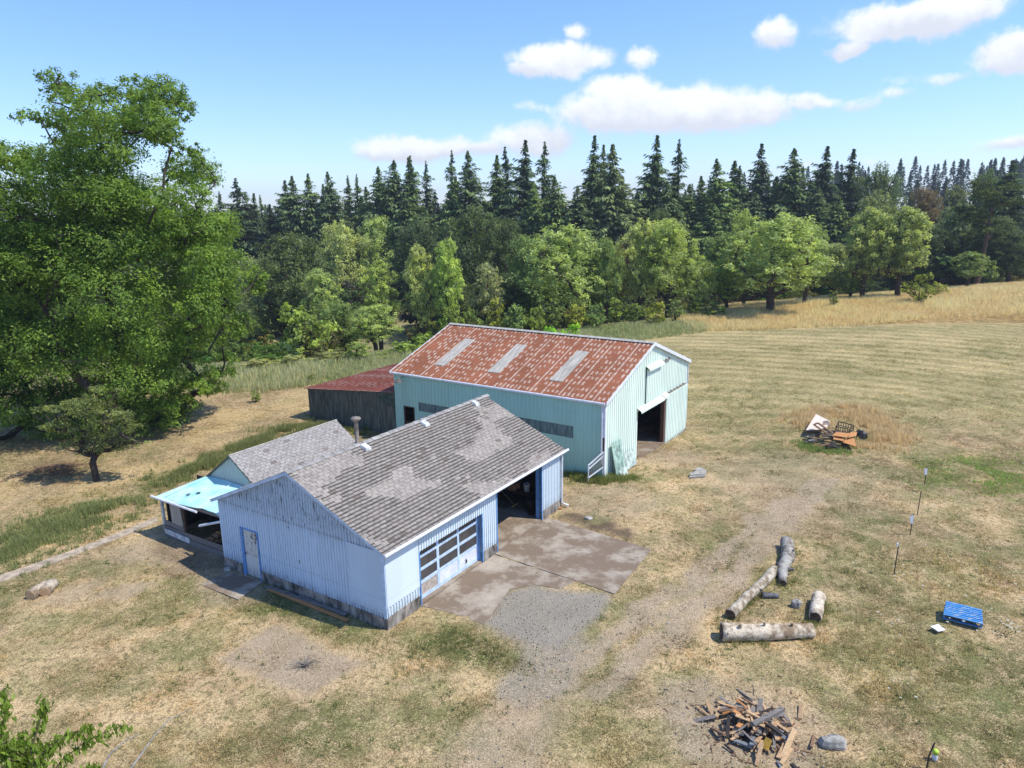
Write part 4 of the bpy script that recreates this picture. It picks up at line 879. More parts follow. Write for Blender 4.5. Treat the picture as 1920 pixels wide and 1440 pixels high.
for i in range(4): b.beam(lo[i], lo[(i+1) % 4], .05, .05); b.beam(hi[i], hi[(i+1) % 4], .05, .05); b.beam(lo[i], hi[i], .05, .05)
for i in range(1, 6): b.beam(lo[0].lerp(lo[1], i/6), hi[0].lerp(hi[1], i/6), .03, .03); b.beam(lo[3].lerp(lo[2], i/6), hi[3].lerp(hi[2], i/6), .03, .03)
b.build('frame', M['dark_wood'], t)
for i in range(34):
    u = rr.uniform(1512, 1600); v = rr.uniform(806, 834); z = rr.uniform(.05, .5)*(1-abs(u-1556)/70); l = rr.uniform(.4, 1.1); a = rr.uniform(-.9, .7)
    dk = i % 3 == 0; o_ = MB().beam((-l/2*cos(a), -l/2*sin(a), rr.uniform(-.15, .15)), (l/2*cos(a), l/2*sin(a), rr.uniform(-.1, .15)), rr.uniform(.08, .2), .04, jit=.01).build('board', M['char_wood' if dk else 'grey_wood' if i % 3 == 1 else 'brown_wood'])
    o_.location = dpt(u, v, max(z, .1)); tag(o_, ('blackened board', 'grey board', 'brown board')[i % 3]+' in the debris heap out in the field', 'board', ('blackened', 'grey', 'brown')[i % 3]+' boards of the field debris heap')
t = lean('stump', 'dark charred stump in front of the debris heap', 'stump', hat(1560, 842)); MB().tube([(-.3, 0, .1), (0, 0, .22), (.4, -.1, .12)], [.2, .26, .14], 9, wob=.2).build('wood', M['char_wood'], t)
t = lean('black_bag', 'black plastic sheet heap at the right end of the debris', 'plastic bag', hat(1613, 826)); MB().rock((0, 0, .3), (.35, .45, .42), 31, 12).build('bag', M['black'], t)
# blue slatted crate
cb = [gz(1774, 1128, .44), gz(1841, 1145, .42), gz(1843, 1169, .28), gz(1769, 1151, .30)]
t = lean('pallet', 'tipped blue painted slatted wooden pallet in the dry grass', 'pallet', (cb[3]+cb[2])/2*np.array([1, 1, 0]))
bs_ = Vector(t.location); A, B, D_, E_ = [Vector(q)-bs_ for q in (cb[0], cb[1], cb[2], cb[3])]
A, B = A+Vector((0, 0, 0)), B
mt, n = newmat('peeling_blue_paint'); o = n.obj(); q1 = n.noise(n.mapping(o, (2, 9, 9)), 2, 5, .7)
n.out(n.principled(n.mix(n.ramp(q1, .52, .64), (.05, .22, .50), (.36, .42, .44)), .7, 0, .3)); M['bluep'] = mt
for i in range(8):
    f0 = i/7; p = A.lerp(E_, f0); q = B.lerp(D_, f0); MB().beam(p, q, .10, .025, jit=.006).build('slat', M['bluep'], t)
nrm = (B-A).cross(E_-A).normalized(); nrm = nrm if nrm.z < 0 else -nrm
for f0 in (.02, .5, .98): MB().beam(A.lerp(B, f0)+nrm*.09, E_.lerp(D_, f0)+nrm*.09, .06, .14).build('runner', M['bluep'], t)
for i in (0, 3, 6): p = A.lerp(E_, i/6)+nrm*.18; q = B.lerp(D_, i/6)+nrm*.18; MB().beam(p, q, .10, .025).build('bottom_slat', M['bluep'], t)
# fence posts in the field
for i, (u, vb, vt, lb, tg) in enumerate([(1733, 909, 880, 'thin farthest field stake with a pale tag round its top', 1), (1720, 965, 926, 'thin dark field stake second from the far end, no tag', 0), (1706, 1004, 968, 'thin dark field stake with white ribbon tied at its top', 2), (1676, 1078, 1025, 'thin dark field stake nearest the pallet, pale tip', 3), (1737, 1442, 1398, 'dark leaning stake at the bottom edge beside the bottle', 4)]):
    p = hat(u, vb); d = math.hypot(p[0], p[1]); hgt = (vb-vt)/FPX*np.linalg.norm(p-CC)*1.04
    t = lean('stake', lb, 'stake', p, group='thin stakes in the field'); MB().tube([(0, 0, -.1), (.02, 0, hgt*.5), ((.12 if i == 4 else .04), 0, hgt)], .022, 6).build('rod', M['char_wood'], t)
    if tg in (1, 2, 3): zt = hgt*(.75 if tg != 3 else .97); MB().hexa([(-.05, -.02, zt-.18), (.06, -.02, zt-.2), (.06, .02, zt-.2), (-.05, .02, zt-.18), (-.1, -.03, zt+.1), (.05, -.02, zt+.22), (.05, .02, zt+.22), (-.1, .03, zt+.1)] if tg != 3 else [(-.03, -.03, zt-.06), (.03, -.03, zt-.06), (.03, .03, zt-.06), (-.03, .03, zt-.06), (-.03, -.03, zt+.06), (.03, -.03, zt+.06), (.03, .03, zt+.06), (-.03, .03, zt+.06)]).build('tag', M['white'], t)
t = lean('paper', 'flat white sheet lying in the grass left of the blue pallet', 'sheet', gz(1759, 1178, .12), .4); MB().hexa([(-.2, -.15, 0), (.2, -.14, -.05), (.22, .16, 0), (-.2, .15, .03), (-.2, -.15, .02), (.2, -.14, -.03), (.22, .16, .02), (-.2, .15, .05)]).build('sheet', M['white'], t)
t = lean('bottle', 'small pale plastic bottle with yellow green top at the bottom edge', 'bottle', hat(1752, 1425)); MB().lathe([(.06, 0), (.07, .05), (.07, .22), (.03, .28)], (0, 0, 0), 12).build('bottle_body', M['white'], t, True); MB().lathe([(.075, .2), (.08, .3), (.04, .34)], (0, 0, 0), 12).build('cap', m_plain('lime_cap', (.5, .7, .08), .5), t, True)
# brush pile under the apple tree
t = lean('brush_pile', 'low heap of dry brown sticks left of the small apple tree', 'brush pile', hat(112, 885)); b = MB(); rr = random.Random(8)
for i in range(130):
    a = rr.uniform(0, 6.28); r = abs(rr.gauss(0, .8)); x, y = cos(a)*r*1.6, sin(a)*r; l = rr.uniform(.3, 1.); an = rr.uniform(0, 3.14); z = max(.03, .45-.3*r); b.tube([(x-l*cos(an), y-l*sin(an), rr.uniform(0, z)), (x, y, z), (x+l*cos(an), y+l*sin(an), rr.uniform(0, z+.1))], [.012, .02, .006], 4)
b.build('sticks', M['brown_wood'], t)
# ---------------------------------------------------------------- vegetation
rng = np.random.default_rng(12)
def quads(P, T, B_, L_, W_, droop=0.):
    # diamond leaves: centre P, axis T, width axis B_, lengths L_, W_
    n = len(P); V = np.empty((n, 4, 3)); L_ = L_[:, None]; W_ = W_[:, None]
    V[:, 0] = P-T*L_; V[:, 1] = P+B_*W_; V[:, 2] = P+T*L_; V[:, 3] = P-B_*W_
    V[:, 2, 2] -= droop*L_[:, 0]; V[:, 0, 2] -= droop*.4*L_[:, 0]
    return V.reshape(-1, 3), np.arange(n*4).reshape(n, 4)
def unit(v): return v/np.maximum(np.linalg.norm(v, axis=-1, keepdims=True), 1e-9)
def crown(rg, lobes, N, size, flat=.8, cl=.30, upb=.6, pale=.0, asp=.55, spread=1.0):
    # lobes: (cx, cy, cz, rx, ry, rz); leaves gathered in many small sprays through the shell of every lobe
    lb = np.array(lobes, float); wt = (lb[:, 3]*lb[:, 4]+lb[:, 4]*lb[:, 5]+lb[:, 3]*lb[:, 5])**1.0; wt /= wt.sum()
    ns = max(20, int(N/30)); li = rg.choice(len(lb), ns, p=wt)
    d = unit(rg.normal(size=(ns, 3))); rad = rg.uniform(.35, 1.03, ns)**.6
    S = lb[li, :3]+d*rad[:, None]*lb[li, 3:]; sr = cl*lb[li, 3:].mean(1)*rg.uniform(.5, 1.2, ns)*spread
    sv = rg.uniform(0, 1, ns); out = unit(d/lb[li, 3:])
    k = rg.integers(0, ns, N); off = rg.normal(size=(N, 3))*sr[k][:, None]*.5; off[:, 2] *= flat
    P = S[k]+off; P[:, 2] -= .10*(off[:, 0]**2+off[:, 1]**2)/np.maximum(sr[k], .05)
    nrm = unit(out[k]*.7+rg.normal(size=(N, 3))*.55+np.array([0, 0, upb])); T = unit(np.cross(nrm, rg.normal(size=(N, 3)))); B_ = np.cross(nrm, T)
    Ls = size*rg.uniform(.6, 1.35, N); V, F_ = quads(P, T, B_, Ls, Ls*asp, .25)
    v = .60+.72*sv[k]+rg.uniform(-.16, .16, N); yel = np.clip(sv[k]-.5, 0, .5)+pale
    c = np.stack([v*(1+.25*yel), v*(1+.1*yel), v*(.9-.3*yel)], -1); return V, F_, np.repeat(c, 4, axis=0), S
def limbs(rg, b, tops, base, r0, seg=6):
    for tp in tops:
        p0 = Vector(base); p2 = Vector([float(q) for q in tp]); mid = p0.lerp(p2, .5)+Vector((rg.uniform(-.3, .3), rg.uniform(-.3, .3), -.06*(p2-p0).length))
        b.tube([p0, p0.lerp(mid, .5)+Vector((0, 0, .1)), mid, mid.lerp(p2, .5)+Vector((rg.uniform(-.2, .2), 0, .1)), p2], [r0, r0*.75, r0*.55, r0*.35, r0*.12], seg)
def skeleton(rg, b, tops, trunk, rt, tip=.02, seg=6):
    # every spray hangs on the nearest lower node, limbs thicken with what they carry
    nodes = [Vector(p) for p in trunk]; par = [-1]+list(range(len(trunk)-1)); T_ = sorted([Vector([float(q) for q in t]) for t in tops], key=lambda t: t.z+.5*math.hypot(t.x, t.y))
    for t in T_:
        best = min(range(len(nodes)), key=lambda i: (nodes[i]-t).length+2.2*max(0, nodes[i].z-t.z+.2*(t-nodes[i]).length)+.15*i/len(nodes)); m_ = nodes[best].lerp(t, .55); m_.z -= .07*(t-nodes[best]).length; m_ += Vector((rg.normal(), rg.normal(), 0))*.05*(t-nodes[best]).length
        nodes.append(m_); par.append(best); nodes.append(t); par.append(len(nodes)-2)
    w_ = [1.]*len(nodes)
    for i in range(len(nodes)-1, 0, -1): w_[par[i]] += w_[i]
    R_ = [min(rt, tip+rt*.9*(q/w_[0])**.52) for q in w_]; b.tube(trunk, [max(R_[i], rt*.3) for i in range(len(trunk))], 9)
    for i in range(len(trunk), len(nodes)): b.tube([nodes[par[i]], nodes[i]], [min(R_[par[i]], R_[i]*1.35), R_[i]], seg, False)
def broadleaf(seed, H=12., R=4.2, kind='round', N=17000, size=.135):
    rg = np.random.default_rng(seed); lobes = []; th = {'round': .16, 'tall': .2, 'spread': .22, 'airy': .25, 'bush': .0}[kind]*H
    cz = (H+th)/2; rz_ = (H-th)/2; n = {'round': 26, 'tall': 24, 'spread': 24, 'airy': 17, 'bush': 12}[kind]
    for i in range(n):
        ph = i*2.4+rg.uniform(-.4, .4); t = (i+.5)/n*1.85-.9; rr_ = math.sqrt(max(.05, 1-t*t))*R*rg.uniform(.62, .95)*.72
        if kind == 'tall': rr_ *= .85
        s = R*rg.uniform(.22, .40); lobes.append((cos(ph)*rr_, sin(ph)*rr_, cz+t*rz_*.84, s*1.1, s*1.1, s*rg.uniform(.6, .9)))
    lobes.append((0, 0, cz-.1*rz_, R*.5, R*.5, rz_*.62)); lobes.append((0, 0, H-.3*R, R*.33, R*.33, R*.3))
    V, F_, c, S = crown(rg, lobes, N, size, cl=.36)
    cm_ = npmesh('crown', V, F_, c)
    b = MB(); tr = .022*H+.03
    skeleton(rg, b, [l[:3] for l in lobes]+list(S[::max(1, len(S)//40)]), [(0, 0, -.5), (.05, 0, th*.5+.2), (.1*rg.uniform(-1, 1), .1, max(th, .6)), (.2*rg.uniform(-1, 1), .1, cz)], tr*1.2, .012, 4)
    tm = bpy.data.meshes.new('trunk'); tm.from_pydata(b.v, [], b.f); tm.update(); return cm_, tm, H
def conifer(seed, H=30., R=4.3, dens=1., ragged=.15):
    rg = np.random.default_rng(seed); P = []; T = []; B_ = []; Ls = []; Ws = []; val = []
    nbr = int(430*dens); hs = np.sort(1-(1-rg.uniform(0.05, 1, nbr)**.85)*.95); jit = [fbm(np.array([h_*7.]), np.array([seed*1.7]), 3, 2)[0] for h_ in hs]
    for f_, jn in zip(hs, jit):
        z = f_*H; prof = min(1., (1-f_)/.42)**.9*(1-.12*sst(.3-f_, 0, .3)); ph = rg.uniform(0, 6.28)
        ln_ = max(.14, R*prof*(1+ragged*1.5*(jn-.5)+ragged*.5*rg.normal())*rg.uniform(.62, 1.1)*(1+.16*cos(ph+seed))); sl = -.34+.62*f_+rg.normal()*.07
        ns = max(2, int(ln_/.34)); dirh = np.array([cos(ph), sin(ph), 0]); sd_ = np.array([-sin(ph), cos(ph), 0]); bv = rg.uniform(.55, 1.2)
        for j in range(ns):
            s = (j+.6)/ns*ln_; pz = z+sl*s-.03*s*s; w0 = min(.50, .20+.24*(ln_-s*.6))
            for sg in (-1, 1):
                P.append(dirh*s+sd_*sg*w0*.5+np.array([0, 0, pz-rg.uniform(0, .3)])); T.append(dirh*.8+sd_*sg*rg.uniform(.2, 1.)+np.array([0, 0, -.55+.35*rg.normal()])); B_.append(np.cross(T[-1], [0, 0, 1])+rg.normal(size=3)*.5)
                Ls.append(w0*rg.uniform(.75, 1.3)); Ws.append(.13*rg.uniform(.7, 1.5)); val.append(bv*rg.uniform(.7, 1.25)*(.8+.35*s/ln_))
    for j in range(10): P.append(np.array([0, 0, H*(.95+.05*j/10)])); T.append(np.array([rg.normal()*.3, rg.normal()*.3, 1])); B_.append(np.array([1., rg.normal(), 0])); Ls.append(.35); Ws.append(.10); val.append(1.)
    P, T, B_ = map(np.array, (P, T, B_)); T = unit(T); B_ = unit(B_-T*(B_*T).sum(1, keepdims=True)); V, F_ = quads(P, T, B_, np.array(Ls), np.array(Ws), .3)
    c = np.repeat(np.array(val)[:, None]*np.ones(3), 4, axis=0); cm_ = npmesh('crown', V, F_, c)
    b = MB(); b.tube([(0, 0, -1), (0, 0, H*.3), (.05, 0, H*.7), (0, 0, H)], [H*.014, H*.011, H*.006, .02], 7); tm = bpy.data.meshes.new('trunk'); tm.from_pydata(b.v, [], b.f); tm.update(); return cm_, tm, H
LEAFK = 2.8
BR = [broadleaf(1, kind='round'), broadleaf(2, kind='round', R=4.6), broadleaf(3, kind='tall', R=3.6), broadleaf(4, kind='spread', R=5.2), broadleaf(5, kind='airy', R=3.6, N=11000), broadleaf(6, kind='round', R=4.2, N=20000, size=.115)]
BS = [broadleaf(11, H=3.2, R=1.9, kind='bush', N=2600, size=.12), broadleaf(12, H=3.0, R=2.3, kind='bush', N=2600, size=.12), broadleaf(13, H=3.6, R=1.6, kind='bush', N=2200, size=.10)]
CN = [conifer(21, ragged=.3), conifer(22, R=3.8, ragged=.5), conifer(23, R=5.0, ragged=.35), conifer(24, R=3.2, ragged=.75, dens=.72), conifer(25, R=4.4, dens=1.15, ragged=.4)]
def plant(name, src, x, y, Ht, colr, label, cat='tree', group=None, sxy=1., rz=None, leaf='leaf', trunk='bark', z=None):
    cm_, tm, H0 = src; rz = random.uniform(0, 6.28) if rz is None else rz
    root = empty(name, (x, y, float(height(x, y)) if z is None else z), rz, label=label, cat=cat, group=group)
    k = Ht/H0
    if not tm.materials: tm.materials.append(M[trunk])
    if not cm_.materials: cm_.materials.append(M[leaf])
    for nm, m_ in (('trunk', tm), ('crown', cm_)):
        o_ = bpy.data.objects.new(nm, m_); COL.objects.link(o_); o_.parent = root; o_.scale = (k*sxy, k*sxy, k)
        if nm == 'crown': o_.color = (min(colr[0]*LEAFK*.99, .6), min(colr[1]*LEAFK*.96, .7), colr[2]*LEAFK*.9, 1)
    return root
def at(u, vt, Y, src, hw=None):      # top pixel -> ground point, height, width factor
    p = gy(u, vt, Y); z = float(height(p[0], p[1])); Ht = p[2]-z; r0 = {0: 4.2, 1: 4.6, 2: 3.6, 3: 5.2, 4: 3.6, 5: 4.2}
    return p[0], p[1], Ht
DK = (.048, .068, .030); MID = (.100, .142, .056); LT = (.158, .202, .085); YG = (.15, .19, .065); PALE = (.19, .22, .10); GR = (.13, .16, .085); BN_ = (.12, .085, .05)
# mid-distance broadleaf trees: u, v top, depth, half width px, mesh, colour, label
TR = [(530,428,108,74,5,(.055,.075,.036),'large dark grey green oak just right of the big walnut crown'),
 (470,480,120,48,0,GR,'grey green round tree partly hidden behind the walnut crown edge'),
 (640,412,165,50,1,PALE,'pale green tree in the clearing left of the tall firs, left one of the pair'),
 (703,405,170,44,0,LT,'light green tree in the clearing, right one of the pair before the firs'),
 (600,500,100,42,4,LT,'light green loose tree right beside the dark oak'),
 (640,560,92,45,1,MID,'mid green shrubby tree low in the gap between oak and barn'),
 (705,485,97,40,4,YG,'yellow green thin tree in front of the golden clearing'),
 (700,570,88,46,0,LT,'bright green bushy tree at the foot of the thin yellow green tree'),
 (785,455,96,32,2,PALE,'pale dry topped tree standing left of the bright lime crowned tree'),
 (836,444,95,32,2,(.165,.22,.07),'bright lime green crowned slender tree above the red barn roof ridge left end'),
 (885,383,125,60,3,DK,'dark oak with visible dark limbs behind the lime green tree'),
 (945,400,128,45,5,DK,'dark rounded oak below the central firs'),
 (780,405,135,50,5,(.04,.06,.03),'dark dense tree under the firs left of the oak with limbs'),
 (915,490,98,34,4,(.15,.17,.105),'grey willow like bush tree left of the big light green maple'),
 (1052,418,100,84,1,LT,'biggest light green maple in the centre of the tree line'),
 (990,440,103,42,0,MID,'mid green tree at the left shoulder of the big light maple'),
 (1140,445,100,34,0,MID,'green tree between the light maple and the pale pair'),
 (1160,455,104,22,4,(.22,.12,.07),'tree with rusty brown dead foliage between green crowns'),
 (1203,408,103,48,1,PALE,'pale cream green tree, left of the wide pale pair in the centre'),
 (1258,409,101,56,0,(.165,.205,.075),'wide pale green tree with drooping right side near the field corner'),
 (1310,470,101,34,1,LT,'light green lower tree at the right flank of the wide pale tree'),
 (1345,440,112,34,2,MID,'mid green tree between the pale trees and the big field maple'),
 (1368,480,103,38,0,(.11,.16,.045),'green bushy tree left of the big maple on the field edge'),
 (1405,390,108,42,1,YG,'yellow green top rising behind the big field maple on its left'),
 (1458,398,98,92,1,LT,'big bright green maple standing alone at the field edge'),
 (1520,415,104,40,0,(.135,.185,.07),'green tree behind the right half of the big field maple'),
 (1570,455,112,42,0,GR,'grey green tree between the big maple and the two slim field trees'),
 (1600,500,108,36,1,(.10,.14,.05),'low green tree left of the two slim field trees'),
 (1634,386,106,44,2,(.155,.19,.08),'left one of the two slim light green trees on the field edge'),
 (1702,385,105,50,2,(.15,.185,.08),'right one of the two slim light green trees on the field edge'),
 (1640,355,150,48,1,(.10,.125,.055),'olive tree rising behind the two slim field trees'),
 (1650,305,165,45,3,(.055,.08,.035),'dark broad crowned tree on the skyline right of the firs'),
 (1740,350,160,34,0,(.095,.075,.042),'brownish round tree on the slope at the right'),
 (1800,345,165,38,1,(.07,.085,.04),'olive brown round tree on the right slope next to the brownish one'),
 (1800,382,130,48,0,(.075,.105,.062),'blue green round tree at the right'),
 (1760,420,128,40,1,(.04,.06,.03),'dark tree right of the slim field trees'),
 (1822,470,112,32,4,MID,'fresh green small tree at the foot of the right hand pine'),
 (1870,400,125,50,5,(.045,.065,.03),'dark tree below the right hand pine'),
 (1905,430,120,50,5,(.04,.058,.028),'dark tree at the right picture edge'),
 (1865,315,150,48,1,(.05,.075,.034),'dark green crown on the skyline near the right edge'),
 (1243,382,135,32,5,DK,'dark domed tree peeping above the pale trees before the firs'),
 (430,560,100,45,5,DK,'dark tree in the gap under the right flank of the walnut'),
 (1100,470,102,40,1,(.12,.165,.055),'green tree at the right shoulder of the big light maple'),
 (850,520,104,40,5,(.05,.07,.035),'dark low tree behind the lime green tree foot'),
 (960,510,102,38,0,(.06,.085,.04),'dark green low tree at the left foot of the light maple'),
]
RW = {0: 4.2, 1: 4.6, 2: 3.6, 3: 5.2, 4: 3.6, 5: 4.2}
for (u, vt, Y, hw, mi, cc, lb) in TR:
    x, y, Ht = at(u, vt, Y, None); sxy = (hw*Y/FPX*1.16)/(RW[mi]*Ht/12.)
    plant('broadleaf_tree', BR[mi], x, y, Ht, cc, lb, group='broadleaf trees at the edge of the fields', sxy=sxy)
FIR = [(412,358,190,3,.9),(440,333,185,3,1.1),(468,362,195,1,.8),(492,365,205,3,.8),(530,338,195,1,1.),(549,330,185,0,1.),(581,325,185,0,1.),(600,345,190,1,.8),(621,322,185,2,.9),(655,328,200,3,.8),(667,326,195,3,.8),(690,350,190,0,1.),
 (712,312,185,2,.9),(733,300,180,2,1.),(758,295,185,1,.9),(773,291,180,3,1.),(796,300,185,3,.9),(760,360,170,4,1.1),(843,280,175,3,.8),(877,283,170,2,.95),(858,330,168,4,.9),
 (932,290,172,4,1.),(955,274,178,3,.9),(985,263,170,1,1.1),(1018,264,172,3,1.05),(1045,330,160,2,.9),(1003,340,165,4,.9),(1100,254,165,1,1.1),(1130,271,170,1,.9),(1149,269,162,4,1.1),(1085,350,158,2,.9),(1175,330,165,4,1.),
 (1233,254,168,1,1.1),(1269,260,172,3,1.05),(1213,330,172,4,.9),(1250,340,162,2,.9),(1290,345,165,2,1.),(1318,330,170,0,.9),(1353,297,165,0,1.),(1377,300,170,4,.9),(1390,310,168,0,.9),(1428,269,168,1,1.),(1453,330,172,4,.9),(1500,277,165,2,1.),(1548,274,165,1,1.15),(1593,279,168,1,1.05),(1478,340,175,4,.9),(1530,350,160,4,1.),(1330,380,155,4,1.),(1410,360,160,2,.9),(1570,370,155,2,1.),
 (1905,300,140,1,1.2)]
ords = 'first second third fourth fifth sixth seventh eighth ninth tenth'.split()
FL = ['bluish small fir at the left end of the skyline', 'spiky topped fir standing out at the left end of the skyline', 'low fir just right of the spiky left end fir', 'slim isolated fir with a lower top on the left skyline', 'narrow fir left of the first close pair of tops', 'pointed fir forming the left of a close pair on the left skyline', 'pointed fir forming the right of a close pair on the left skyline', 'shorter fir tucked in right of that close pair', 'symmetrical fir standing alone in the middle of the left skyline', 'thin fir, left twin left of the high central block', 'thin fir, right twin left of the high central block', 'low fir right of the thin twins', 'broad fir at the left shoulder of the high block', 'dense fir climbing to the high block above the pale green pair', 'tall fir second in the high block', 'pointed fir, highest of the high block left of the gap', 'thin spindly fir at the right end of the high block', 'dense dark fir in front of the high block',
 'sparse leaning fir left of the gap before the conical one', 'conical dense fir right beside the sparse leaning one', 'low dark fir in front of the conical one', 'broad fir left of the three central spires', 'thin ragged spire behind the broad central fir', 'left of the two slim central spires against the cloud', 'right of the two slim central spires, bare lower branches showing', 'shorter lighter fir in front right of the central spires', 'dark short fir in front of the central spires', 'tallest sharp spire right of the central gap', 'thin spire between the tallest spire and the brighter cone', 'brighter narrow cone fir right of the tallest spire', 'short dark fir in front of the tallest spire', 'dark low fir right of the brighter cone',
 'very tall ragged fir above the pale cream tree', 'thin ragged spire right next to the very tall ragged fir', 'low fir left under the very tall ragged fir', 'dark fir in front of the ragged pair', 'low wide fir right of the ragged pair', 'low fir in the dip of the skyline right of centre', 'pointed fir at the left of three close tops right of centre', 'middle one of three close tops right of centre', 'right one of three close tops right of centre', 'open branched pale fir above the yellow green top', 'low dark fir right of the open branched one', 'broad symmetric cone fir above the big field maple', 'full tall fir right of the broad cone', 'rightmost tall pointed fir with a narrow crown', 'dark low fir left of the broad cone', 'dark fir filling between broad cone and full tall fir', 'dark low fir above the green bushy tree at the field edge', 'dark low fir below the open branched one', 'dark low fir below the rightmost pointed fir', 'dark tall fir top cut by the right picture edge']
for (u, vt, Y, mi, wf), lb in zip(FIR, FL):
    x, y, Ht = at(u, vt, Y, None); q_ = random.uniform(.8, 1.3); cc = (.044*q_, .066*q_, .027) if mi in (1, 3) else (.058*q_, .084*q_, .032)
    if 'brighter' in lb: cc = (.075, .098, .042)
    rt_ = plant('fir_tree', CN[mi], x, y, Ht, cc, lb, group='tall firs along the skyline', sxy=wf*30/Ht*random.uniform(1.1, 1.5), leaf='needle'); rt_.rotation_euler[0] = random.gauss(0, .018); rt_.rotation_euler[1] = random.gauss(0, .018)
# pine at the right with a bare trunk
x, y, Ht = at(1868, 338, 116, None); rg = np.random.default_rng(55); root = empty('pine_tree', (x, y, float(height(x, y))), 0, label='tall pine with bare reddish trunk and flat topped crown at the right edge', cat='tree')
lob = [(rg.uniform(-3.4, 3.4), rg.uniform(-3, 3), Ht*f_, 1.9, 1.9, .55) for f_ in np.linspace(.52, .97, 15)]
V, F_, c, S = crown(rg, lob, 9000, .17, flat=.3, cl=.5); o_ = link('crown', npmesh('crown', V, F_, c), M['needle'], root); o_.color = (.09, .125, .05, 1)
b = MB(); b.tube([(-.9, 0, -.5), (-.3, 0, Ht*.4), (0, 0, Ht*.97)], [.38, .28, .06], 8); [b.tube([(0, 0, l[2]-1.), (l[0]*.5, l[1]*.5, l[2]-.5), l[:3]], [.1, .07, .02], 5) for l in lob]; b.build('trunk', m_plain('reddish_bark', (.14, .085, .065), .95, .4, 5), root)
# bushes
BU = [(1728,513,97,34,1,(.10,.125,.03),'dark yellow green round bush alone on the golden strip'),(1760,530,103,22,0,(.17,.19,.06),'pale yellow bush right behind the round one'),(570,572,84,74,1,(.11,.15,.04),'low spreading yellow green tree with dark trunk left of the barn'),
 (1072,607,78,24,1,(.15,.28,.03),'vivid green bramble mound right behind the barn ridge'),(1035,612,76,26,1,(.13,.25,.03),'vivid green bramble mound showing over the barn ridge, left part'),(478,733,float(gz(478,754)[1]),12,0,(.11,.15,.04),'small round green shrub alone on the dry slope'),
 (668,640,72,34,0,(.13,.17,.06),'loose green sapling clump with thin dark stem behind the red lean-to'),(760,640,74,40,1,(.13,.18,.045),'green briar bush touching the left slope of the barn roof'),(800,625,76,36,0,(.12,.17,.045),'taller green briar beside the barn roof edge'),(720,660,72,30,1,(.14,.17,.05),'low briar bush right of the sapling clump'),
 (585,700,62,10,2,(.11,.14,.05),'thin sprout at the left corner of the board shed'),(620,655,72,38,0,(.15,.17,.075),'grey green bramble in the middle of the left thicket'),(545,665,70,40,1,(.15,.17,.08),'pale bramble at the left end of the thicket'),(480,672,68,40,1,(.16,.17,.08),'pale dry bramble nearest the walnut crown'),
 (1850,480,118,30,0,MID,'green bush under the dark right hand trees'),(1565,545,98,14,2,(.09,.12,.05),'slim young sapling right of the big field maple')]
for i in range(14):
    u = 850+i*38; BU.append((u, 566+6*sin(i*2.3)-.012*(u-850)+(10 if i % 3 == 1 else 0), 86+3*sin(i*1.7)+(u-850)*.022, 26, i % 3, [(.12,.16,.04), (.09,.125,.04), (.145,.165,.035), (.10,.145,.06)][i % 4], None))
bush_lab = ['yellow green broom bush above the left half of the barn ridge', 'olive broom bush above the barn ridge left of its middle', 'bright broom bush over the middle of the barn ridge', 'soft green bush over the middle of the barn ridge', 'yellow green broom bush above the bramble mound left side', 'low olive broom bush above the bramble mound', 'bright yellow broom bush above the bramble mound right side', 'soft green broom bush right of the bramble mound', 'yellow green broom bush under the rusty brown tree', 'low olive broom bush where the field begins', 'bright yellow broom bush at the far left field corner', 'soft green bush under the wide pale tree', 'yellow green bush between the wide pale tree and the field', 'olive bush at the left foot of the green bushy field edge tree']
j = 0
for (u, vt, Y, hw, mi, cc, lb) in BU:
    x, y, Ht = at(u, vt, Y, None); Ht = max(Ht, .6)
    if lb is None: lb = bush_lab[j]; j += 1; grp = 'broom bushes behind the barn'
    else: grp = None
    R0 = {0: 1.9, 1: 2.3, 2: 1.6}[mi]; H0 = BS[mi][2]
    plant('bush', BS[mi], x, y, Ht, cc, lb, 'bush', grp, sxy=(hw*Y/FPX)/(R0*Ht/H0))

# far wood and understorey as masses
def mass(name, items, mats, label, cat):
    Vs = []; Fs = []; Cs = []; o0 = 0
    for (src, x, y, z, s, sx, rz, cc) in items:
        V, F_, c = src; cr, sr = cos(rz), sin(rz); W_ = np.empty_like(V); W_[:, 0] = (V[:, 0]*cr-V[:, 1]*sr)*s*sx+x; W_[:, 1] = (V[:, 0]*sr+V[:, 1]*cr)*s*sx+y; W_[:, 2] = V[:, 2]*s+z
        Vs.append(W_); Fs.append(F_+o0); Cs.append(c*np.array(cc)); o0 += len(V)
    o_ = link(name, npmesh(name, np.concatenate(Vs), np.concatenate(Fs), np.concatenate(Cs)), M[mats]); return tag(o_, label, cat, kind='stuff')
def raw(me):
    V = np.empty(len(me.vertices)*3, np.float32); me.vertices.foreach_get('co', V); F_ = np.empty(len(me.loops), np.int32); me.loops.foreach_get('vertex_index', F_); c = np.empty(len(me.vertices)*4, np.float32); me.attributes['col'].data.foreach_get('color', c)
    return V.reshape(-1, 3), F_.reshape(-1, 4), c.reshape(-1, 4)[:, :3]
def lowcon(seed):
    rg = np.random.default_rng(seed); n = 520; t = rg.uniform(0, 1, n)**1.3; ph = rg.uniform(0, 6.28, n); r = 4.0*(1-t)**.8*rg.uniform(.3, 1.05, n)
    P = np.stack([np.cos(ph)*r, np.sin(ph)*r, t*26+1-.25*r], -1); T = unit(np.stack([np.cos(ph), np.sin(ph), np.full(n, -.5)], -1)+rg.normal(size=(n, 3))*.3); B_ = unit(np.cross(T, rg.normal(size=(n, 3)))); V, F_ = quads(P, T, B_, rg.uniform(.5, 1.2, n), rg.uniform(.25, .5, n)); c = np.repeat(rg.uniform(.6, 1.2, n)[:, None]*np.ones(3), 4, axis=0); return V, F_, c
